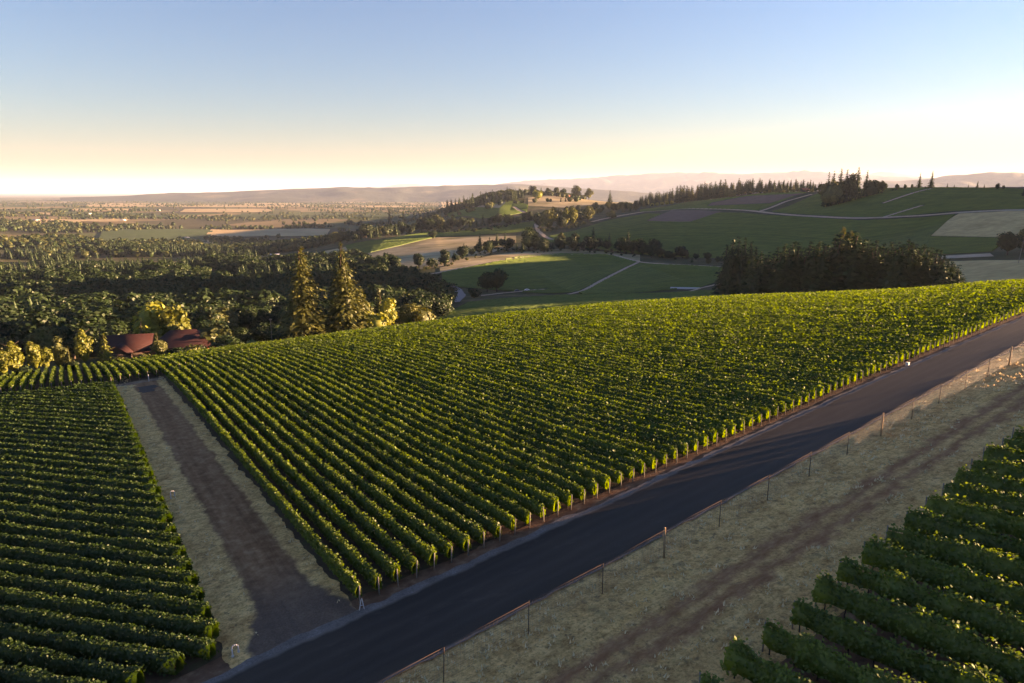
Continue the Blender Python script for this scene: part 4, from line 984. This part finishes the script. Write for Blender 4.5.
for key, (top, bot, _) in FAR.items():
    n = 150; a, b = res(bot, n), res(top, n); depth = np.hypot(*(b - a).T).mean(); nr = int(min(150, max(6, depth / 2.6)))
    hh = np.linspace(.01, .99, nr)[:, None]; Vs, Qs, o_ = [], [], 0
    for w in hh[:, 0]:
        p = a * (1 - w) + b * w; T_ = np.gradient(p, axis=0); T_ /= np.linalg.norm(T_, axis=1, keepdims=True) + 1e-9; N_ = np.c_[-T_[:, 1], T_[:, 0]]
        z = H(p[:, 0], p[:, 1]); cut = np.zeros(n, bool)
        for q, tw in TRACKS: cut |= (np.hypot(p[:, None, 0] - q[None, :, 0], p[:, None, 1] - q[None, :, 1]).min(1) < tw / 2 + 1.5)
        cut |= np.array([any(inside(c, *w_) for c in BARE) for w_ in p])
        z = z - np.where(cut, 3.0, 0); ht = 1.55 + .5 * (rng.random(n) - .5); wd = .42 + .2 * rng.random(n)
        V = np.stack([np.c_[p - N_ * wd[:, None], z + .45], np.c_[p - N_ * wd[:, None] * .7, z + ht], np.c_[p + N_ * wd[:, None] * .7, z + ht], np.c_[p + N_ * wd[:, None], z + .45]], 1).reshape(-1, 3)
        i = np.arange(n - 1)[:, None] * 4; j = np.arange(3)[None]
        Vs.append(V); Qs.append(np.stack([i+j, i+j+4, i+j+5, i+j+1], -1).reshape(-1, 4) + o_); o_ += len(V)
    tag(mesh_np('far_vine_rows', np.concatenate(Vs), np.concatenate(Qs), M['vine_far']), FLAB[key], 'vine rows', None, 'stuff')

# ------------------------------------------------------------------ fence along the road
def fence():
    V0 = -16.2; us = [27 + 8.7 * k for k in range(-4, 17)]
    pts = [UV([(u, V0 + random.uniform(-.1, .1))])[0] for u in us]; z = [float(H(*p)) for p in pts]
    loc = (pts[0][0], pts[0][1], z[0]); L3 = [np.array((p[0] - loc[0], p[1] - loc[1], q - loc[2])) for p, q in zip(pts, z)]
    r = tag(empty('wire_fence', loc), 'tall wire mesh fence on wooden posts and thin stakes along the paved road', 'fence')
    pm = MB(); pm.tube((0, 0, -.2), (0, 0, 2.72), .10, .09, 9); sm = MB(); sm.tube((0, 0, -.2), (.02, 0, 2.62), .042, .036, 6)
    pd = sd = None
    for k, p in enumerate(L3):
        wood = (k - 4) % 5 == 0
        if wood:
            o = pm.build('wooden_post', M['wood'], r) if pd is None else link('wooden_post', pd, r); pd = o.data
        else:
            o = sm.build('metal_stake', M['rust'], r) if sd is None else link('metal_stake', sd, r); sd = o.data
        o.location = p; o.rotation_euler = (random.uniform(-.025, .025), random.uniform(-.025, .025), 0)
    m = MB(); rail = MB()
    for a, b in zip(L3[:-1], L3[1:]):
        for h in np.arange(.15, 2.5, .17): m.tube(a + (0, 0, h), b + (0, 0, h),   .005, n=3, cap=False)
        for f in np.linspace(0, 1, 22)[1:-1]: q = a * (1 - f) + b * f; m.tube(q + (0, 0, .12), q + (0, 0, 2.5),   .005, n=3, cap=False)
        rail.tube(a + (0, 0, 2.56), b + (0, 0, 2.56), .008, n=5)
    m.build('wire_mesh', M['steel'], r); rail.build('top_wire', M['rust'], r)
fence()

# ------------------------------------------------------------------ buildings
M['roof_red'] = noise_mat('dark_red_roofing', [(.3, (.026, .011, .011)), (.7, (.046, .018, .017))], 1.2, .7, stretch=(1, 1, 6))
M['roof_grey'] = plain('grey_metal_roof', (.36, .37, .40), .5, .4)
M['roof_rust'] = plain('rusty_red_roof', (.30, .10, .05), .7)
M['wall_dark'] = noise_mat('dark_board_wall', [(.3, (.045, .032, .026)), (.7, (.085, .06, .048))], 2, .85, stretch=(5, 5, .4))
M['wall_red'] = noise_mat('red_brown_wall', [(.3, (.20, .075, .045)), (.7, (.28, .11, .065))], 2, .85, stretch=(5, 5, .4))
M['wall_white'] = plain('white_painted_wall', (.72, .70, .66), .7, .3, .06)
M['glass'] = plain('window_glass', (.05, .06, .07), .12, .6, .1)
M['trim'] = plain('pale_trim', (.55, .52, .48), .6, .3, .05)
def gable(m, w, d, hw, rise, over, y0=0.0, x0=0.0, th=.18):     # two roof slabs, ridge along x
    for sg in (-1, 1):
        e = sg * (d / 2 + over); ze = hw - rise * over / (d / 2)
        v = [(x0-w/2-over, y0+e, ze), (x0+w/2+over, y0+e, ze), (x0+w/2+over, y0, hw+rise), (x0-w/2-over, y0, hw+rise)]
        m.add(v + [(a, b, c + th) for a, b, c in v], [(3,2,1,0), (4,5,6,7), (0,1,5,4), (1,2,6,5), (2,3,7,6), (3,0,4,7)])
def walls(m, w, d, hw, rise, x0=0.0, y0=0.0):
    m.box(x0-w/2, x0+w/2, y0-d/2, y0+d/2, -1.5, hw)
    for sx in (-1, 1):
        x = x0 + sx * w/2; m.add([(x, y0-d/2, hw), (x, y0+d/2, hw), (x, y0, hw+rise)], [], [(0, 1, 2)])
def house(px, d, rot, name, label, cat, w, dp, hw, rise, wall, roof, over=.5, wing=None, windows=(), door=None, chimney=None, hip=False, py=342):
    a, b, _ = ray(px, py); q = math.hypot(a, b); x, y = a/q*d, b/q*d
    r = tag(empty(name, (x, y, float(H(x, y))), R_(rot)), label, cat)
    m = MB(); walls(m, w, dp, hw, 0 if hip else rise)
    if wing: m.box(wing[0]-wing[1]/2, wing[0]+wing[1]/2, -dp/2-wing[2], -dp/2-.003, -1.5, hw-.15); xx = wing[0]; m.add([(xx-wing[1]/2, -dp/2-wing[2], hw-.15), (xx+wing[1]/2, -dp/2-wing[2], hw-.15), (xx, -dp/2-wing[2], hw+wing[3])], [], [(0, 1, 2)])
    m.build('wall', M[wall], r)
    t = MB()
    if hip:
        o = over; X, Y = w/2+o, dp/2+o; k = w/2 - dp/2*.8
        v = [(-X,-Y,hw-.1),(X,-Y,hw-.1),(X,Y,hw-.1),(-X,Y,hw-.1),(-k,0,hw+rise),(k,0,hw+rise)]
        t.add(v, [(0,1,5,4),(2,3,4,5)], [(1,2,5),(3,0,4)]); t.box(-X, X, -Y, Y, hw-.28, hw-.104)
    else: gable(t, w, dp, hw, rise, over)
    if wing:
        xx, ww, wl, wr = wing
        for sg in (-1, 1):
            e = sg * (ww/2 + .4); ze = hw-.15 - (wr+.15) * .4/(ww/2)
            v = [(xx+e, -dp/2-wl-.4, ze), (xx, -dp/2-wl-.4, hw+wr), (xx, 0, hw+wr), (xx+e, 0, ze)]
            t.add(v + [(p, q_, c+.16) for p, q_, c in v], [(0,1,2,3), (7,6,5,4), (0,4,5,1), (1,5,6,2), (3,2,6,7), (0,3,7,4)])
    rf = t.build('roof', M[roof], r)
    if chimney: c = MB(); c.box(chimney[0]-.4, chimney[0]+.4, chimney[1]-.4, chimney[1]+.4, hw, hw+rise+1.0); c.build('chimney', M['wall_red'], rf)
    for wx, wz, ww, wh, yy in windows:
        f = MB(); f.box(wx-ww/2-.1, wx+ww/2+.1, yy-.06, yy-.004, wz-wh/2-.1, wz+wh/2+.1); fo = f.build('window', M['trim'], r)
        g_ = MB(); g_.box(wx-ww/2, wx+ww/2, yy-.075, yy-.063, wz-wh/2, wz+wh/2); g_.build('pane', M['glass'], fo)
    if door: f = MB(); f.box(door[0]-door[1]/2, door[0]+door[1]/2, door[3]-.06, door[3]-.004, -.2, door[2]); f.build('door', M['trim'], r)
    return r
house(130, 238, 14, 'barn_house', 'dark barn-like house under a dull red roof with a front gable, left one', 'house', 12.5, 9, 4.6, 4.0, 'wall_dark', 'roof_red', .7, wing=(-1.6, 6.6, 4.0, 2.2), windows=[(-3.0, 1.6, 1.2, 1.2, -8.5), (-.2, 1.6, 1.2, 1.2, -8.5), (5.0, 1.7, 1.1, 1.1, -4.5)], door=(3.2, 1.1, 2.1, -4.5))
house(184, 236, 16, 'hip_roofed_house', 'dark house under a broad dull red hipped roof, right one', 'house', 17, 12, 4.6, 4.4, 'wall_red', 'roof_red', .8, windows=[(-4, 1.6, 1.4, 1.1, -6), (0, 1.6, 1.4, 1.1, -6), (4, 1.6, 1.4, 1.1, -6)], door=(2.0, 1.0, 2.1, -6), hip=True)
house(210, 234, 16, 'annex', 'small red-roofed annex with a glowing orange wall beside the right house', 'house', 5, 6, 4.2, 1.6, 'wall_red', 'roof_red', .4, windows=[(0, 1.5, 1, 1, -3)])
def at_house(px, py, *a, dmin=250, dmax=9000, **k):
    p, d = hit(px, py, dmin, dmax); return house(px, d, *a, py=py, **k)
at_house(275, 257, 20, 'grey_shed', 'grey metal-roofed shed at the edge of the valley wood', 'shed', 16, 10, 3.5, 2.6, 'wall_white', 'roof_grey', windows=[(0, 1.8, 1.6, 1.2, -5)], door=(4, 2.5, 2.6, -5))
at_house(567, 194.5, 35, 'farmhouse', 'red-brown farmhouse among round trees on top of the knoll', 'house', 20, 12, 5, 4, 'wall_red', 'roof_red', dmin=1700, windows=[(-5, 2, 1.6, 1.6, -6), (5, 2, 1.6, 1.6, -6)], door=(0, 1.6, 2.4, -6))
at_house(805, 191.5, 20, 'red_barn', 'rust-roofed barn at the end of the upper ridge wood', 'barn', 20, 11, 3.6, 4.2, 'wall_dark', 'roof_rust', dmin=1100, dmax=1600, windows=[(-5, 2, 1.6, 1.4, -5.5)], door=(4, 3, 3, -5.5))
for px, py, w, lab in [(61, 274, 9, 'white roofed house in a clearing of the left wood'), (187, 238.5, 15, 'white farm shed at the right end of the green plain field'), (89, 214.5, 26, 'long white shed far out on the plain'), (123, 221, 24, 'pale barn on the middle plain'),
                       (36, 221, 24, 'pale building on the plain near the left edge'), (158, 211, 30, 'white shed beside the far golden fields')]:
    at_house(px, py, random.uniform(-20, 20), 'farm_shed', lab, 'shed', w, w * .5, w * .2, w * .12, 'wall_white', 'roof_grey' if px != 61 else 'wall_white', dmin=500)

# ------------------------------------------------------------------ poles and small things
def pole(px, by, ty, label, name='utility_pole', cat='utility pole', d=None, r=.16, arm=True, lean=0.0, dmin=205, mat='bark', lamp=False):
    if d is None: p, d = hit(px, by, dmin, 3000)
    else: a, b, _ = ray(px, (by + ty) / 2 if by else ty + 22); q = math.hypot(a, b); p = np.array([a/q*d, b/q*d])
    b = F * math.cos(PITCH) + (CY - ty) * math.sin(PITCH); c = -F * math.sin(PITCH) + (CY - ty) * math.cos(PITCH)
    z = float(H(*p)); h = max(3, d * c / math.hypot(px - CX, b) - z)
    o = tag(empty(name, (p[0], p[1], z)), label, cat); m = MB(); m.tube((0, 0, -.5), (lean * h, 0, h), r, r * .7, 8); m.build('pole', M[mat], o)
    if arm:
        m = MB(); m.box(lean*h-1.1, lean*h+1.1, -.07, .07, h-.9, h-.72); m.build('crossarm', M[mat], o)
        for s_ in (-.95, -.4, .4, .95): m = MB(); m.tube((lean*h+s_, 0, h-.72), (lean*h+s_, 0, h-.45), .06, .05, 6); m.build('insulator', M['glass'], o)
    if lamp: m = MB(); m.box(-.35, .35, -.3, .3, h-.02, h+.35); m.build('lamp_head', M['steel'], o)
pole(566, 246, 229, 'thin utility pole below the dark vineyard slope')
pole(698, 265, 249, 'utility pole beside the farm track, left of the dark clump')
pole(726, 284, 262, 'utility pole standing before the dark conifer clump')
pole(1018, 264, 240, 'pale leaning utility pole at the right edge', lean=.09, mat='post', r=.2)
pole(271, 336, 320, 'short lamp pole on the meadow left of the tall conifers', 'lamp_pole', 'pole', d=236, r=.1, arm=False, lamp=True, mat='post')
def riser(px, py, label, h=1.0, w=.42, rot=.4):
    p, d = hit(px, py, 25, 400); z = float(H(*p)); o = tag(empty('irrigation_riser', (p[0], p[1], z), rot), label, 'pipe'); m = MB()
    pts = [(-w/2, 0, -.2), (-w/2, 0, h - w*.35), (-w*.32, 0, h - .05), (0, 0, h), (w*.32, 0, h - .05), (w/2, 0, h - w*.35), (w/2, 0, h*.45)]
    m.path(pts, [.05] * 7, 8); m.build('bent_pipe', M['white'], o); m = MB(); m.tube((w/2, 0, h*.34), (w/2, 0, h*.48), .085, .085, 8); m.build('pipe_cap', M['white'], o)
    m = MB(); m.tube((-w/2, 0, .02), (-w/2, 0, .2), .09, .09, 8); m.build('collar', M['white'], o)
riser(236, 657, 'white bent irrigation pipe on the dry grass by the road corner', 1.0, .42)
riser(173, 499, 'white bent irrigation pipe halfway along the lane edge', 1.0, .4)
def stakes(px, py, label):
    p, d = hit(px, py, 25, 400); z = float(H(*p)); o = tag(empty('marker_stakes', (p[0], p[1], z), .3), label, 'marker'); 
    for s_ in (-1, 1): m = MB(); m.tube((s_ * .22, 0, -.05), (s_ * .03, 0, 1.05 + s_ * .05), .045, .035, 7); m.build('stake', M['white'], o)
    m = MB(); m.tube((-.13, 0, .5), (.13, 0, .5), .03, .03, 6); m.build('tie', M['white'], o)
stakes(362, 611, 'pair of white stakes leaning together at the corner of the big block')
p, d = hit(149, 382, 25, 400); o = tag(empty('marker_post', (p[0], p[1], float(H(*p)))), 'white marker post at the far end of the dirt lane', 'post'); m = MB(); m.tube((0, 0, -.2), (0, 0, 1.5), .09, .08, 8); m.build('shaft', M['white'], o); m = MB(); m.tube((0, 0, 1.5), (0, 0, 1.58), .11, .06, 8); m.build('cap', M['white'], o)
p, d = hit(907, 366, 25, 400); o = tag(empty('valve_box', (p[0], p[1], float(H(*p))), .6), 'small pale box at the row ends beside the upper road', 'box'); m = MB(); m.box(-.24, .24, -.2, .2, -.1, .5); m.build('case', M['trim'], o); m = MB(); m.box(-.28, .28, -.24, .24, .503, .56); m.build('lid', M['trim'], o)
# white tunnel and the parked car beyond the crest
p, d = hit(687, 289, 300, 1500); o = tag(empty('row_tunnel', (p[0], p[1], float(H(*p))), -.15), 'long low white tunnel lying on the far slope', 'tunnel'); m = MB(); an = np.linspace(0, math.pi, 9)
V = [(x, 1.3*math.cos(t), 1.5*math.sin(t)) for x in np.linspace(-14, 14, 15) for t in an]; Q = [(i*9+j, i*9+j+1, i*9+10+j, i*9+9+j) for i in range(14) for j in range(8)]; m.add(V, Q)
m.build('cover', M['white'], o); m = MB(); [m.tube((x, -1.33, 0), (x, -1.33, .5), .05) for x in np.linspace(-14, 14, 8)]; m.build('pegs', M['steel'], o)
M['car_white'] = plain('white_car_paint', (.75, .75, .76), .3, .5, .03); M['tyre'] = plain('tyre_rubber', (.03, .03, .03), .9); M['car_dark'] = plain('dark_car_paint', (.05, .05, .06), .3, .5)
def car(px, py, rot, paint, label):
    p, d = hit(px, py, 300, 1500); o = tag(empty('parked_car', (p[0], p[1], float(H(*p)) + .75), rot), label, 'car')
    prof = [(-2.2, .35), (-2.2, .85), (-1.9, .95), (-1.3, 1.0), (-.7, 1.45), (.9, 1.48), (1.6, 1.0), (2.15, .88), (2.2, .35)]
    m = MB(); n = len(prof); V = [(x, sy * (.88 if z < 1.1 else .70), z) for sy in (-1, 1) for x, z in prof]
    m.add(V, [(k, k+1, n+k+1, n+k) for k in range(n-1)] + [(n-1, 0, n, 2*n-1)], [(0, k+1, k) for k in range(1, n-1)] + [(n, n+k, n+k+1) for k in range(1, n-1)]); m.build('body', M[paint], o)
    for x in (-1.35, 1.35):
        for y in (-.8, .8): m = MB(); m.tube((x, y-.11, .33), (x, y+.11, .33), .33, .33, 14); m.build('wheel', M['tyre'], o)
    for y in (-.83, .83): m = MB(); m.add([(-1.0, y, 1.05), (1.3, y, 1.05), (.85, y*.86, 1.40), (-.65, y*.86, 1.40)], [(0, 1, 2, 3)]); m.build('side_window', M['glass'], o)
car(527, 291.3, .25, 'car_white', 'white car parked beyond the crest, under the broad dark tree')
car(517, 292, .4, 'car_dark', 'dark car parked left of the white one')

# ------------------------------------------------------------------ dry grass tufts on the verges
def tufts():
    n = 2600; u = rng.random(n) ** 1.5 * 150 - 5; v = -13.3 - 19.5 * rng.random(n)
    k = rng.random(n) < .13; u = np.where(k, np.where(rng.random(n) < .6, -12.0 + 3.2 * rng.random(n), -2.2 + 1.2 * rng.random(n)), u); v = np.where(k, rng.random(n) * 150 + 1, v)
    x, y = xy(u * S, v * S); d = np.hypot(x, y)
    w = vnoise(x / 1.6, y / 1.6, 41) * .6 + vnoise(x / 6, y / 6, 42) * .4; tr = (v > -25.8) & (v < -22.2)
    ok = (w > .46) & ~(tr & (w < .72)) & (np.abs(np.degrees(np.arctan2(x, y))) < 41); x, y, d = x[ok], y[ok], d[ok]
    z = H(x, y) + .06; Vs, Ts, b = [], [], 0
    for _ in range(5):
        a = rng.random(len(x)) * 6.28; h = (.06 + .15 * rng.random(len(x))) * (1 + d / 260); l = .5 + .7 * rng.random(len(x)); ww = .05 * (1 + d / 90)
        ox, oy = (rng.random(len(x)) - .5) * .35, (rng.random(len(x)) - .5) * .35
        A = np.c_[x + ox - np.sin(a)*ww, y + oy + np.cos(a)*ww, z - .05]; B = np.c_[x + ox + np.sin(a)*ww, y + oy - np.cos(a)*ww, z - .05]; C = np.c_[x + ox + np.cos(a)*h*l, y + oy + np.sin(a)*h*l, z + h]
        Vs.append(np.stack([A, B, C], 1).reshape(-1, 3)); Ts.append(np.arange(len(x) * 3).reshape(-1, 3) + b); b += len(x) * 3
    tag(mesh_np('dry_grass', np.concatenate(Vs), None, M['tuft'], T=np.concatenate(Ts)), 'dry straw-coloured grass tufts on the verges', 'grass', None, 'stuff')
tufts()
# undergrowth in the gully and along the hedges of the middle slopes
def scrub(pts, n, wpx, name, label, hgt=(2, 4.5), dmin=260, dmax=2600):
    it = []
    xs = np.array(pts, float)
    for _ in range(n):
        f = random.random() * (len(xs) - 1); i = int(f); q = xs[i] + (xs[min(i+1, len(xs)-1)] - xs[i]) * (f - i)
        p, d = hit(q[0] + random.uniform(-2, 2), q[1] + random.uniform(-wpx, wpx), dmin, dmax); it.append((p[0], p[1], random.uniform(*hgt), random.choice([0, 0, 2])))
    forest(name, it, LIB_MID2, ['crown_dark', 'crown_conifer', 'crown_olive'], label, 'scrub')
LIB_MID2 = [LIB_MID[0], LIB_MID[1], LIB_MID[0]]
scrub([(440,262),(475,258),(500,250),(530,252),(560,249),(600,252),(640,256),(690,259)], 130, 2.2, 'gully_scrub', 'dark scrub along the gully')
scrub([(372,270),(400,272),(430,269),(455,263)], 60, 2.0, 'field_edge_scrub', 'dark scrub below the dry grass field')
scrub([(440,232),(475,231),(520,226)], 40, 1.5, 'hedge_scrub', 'dark hedge scrub between the green fields', (4, 7))
scrub([(538,230),(560,230),(590,222)], 40, 2, 'grove_scrub', 'dark undergrowth of the small bright grove', (3, 7))
scrub([(440,214),(480,206),(520,199)], 50, 1.5, 'ridge_scrub', 'dark undergrowth of the ridge conifers', (4, 8), 1300, 2700)
scrub([(650,206),(700,199),(740,194.5),(780,192.5),(818,192)], 90, 1.0, 'ridge_wood_scrub', 'dark undergrowth of the upper ridge wood', (4, 8), 1250, 2300)
scrub([(826,188.5),(850,188),(880,188),(915,188.2),(935,188.5)], 40, .5, 'skyline_scrub', 'low dark growth on the skyline', (2, 4), 900, 1330)
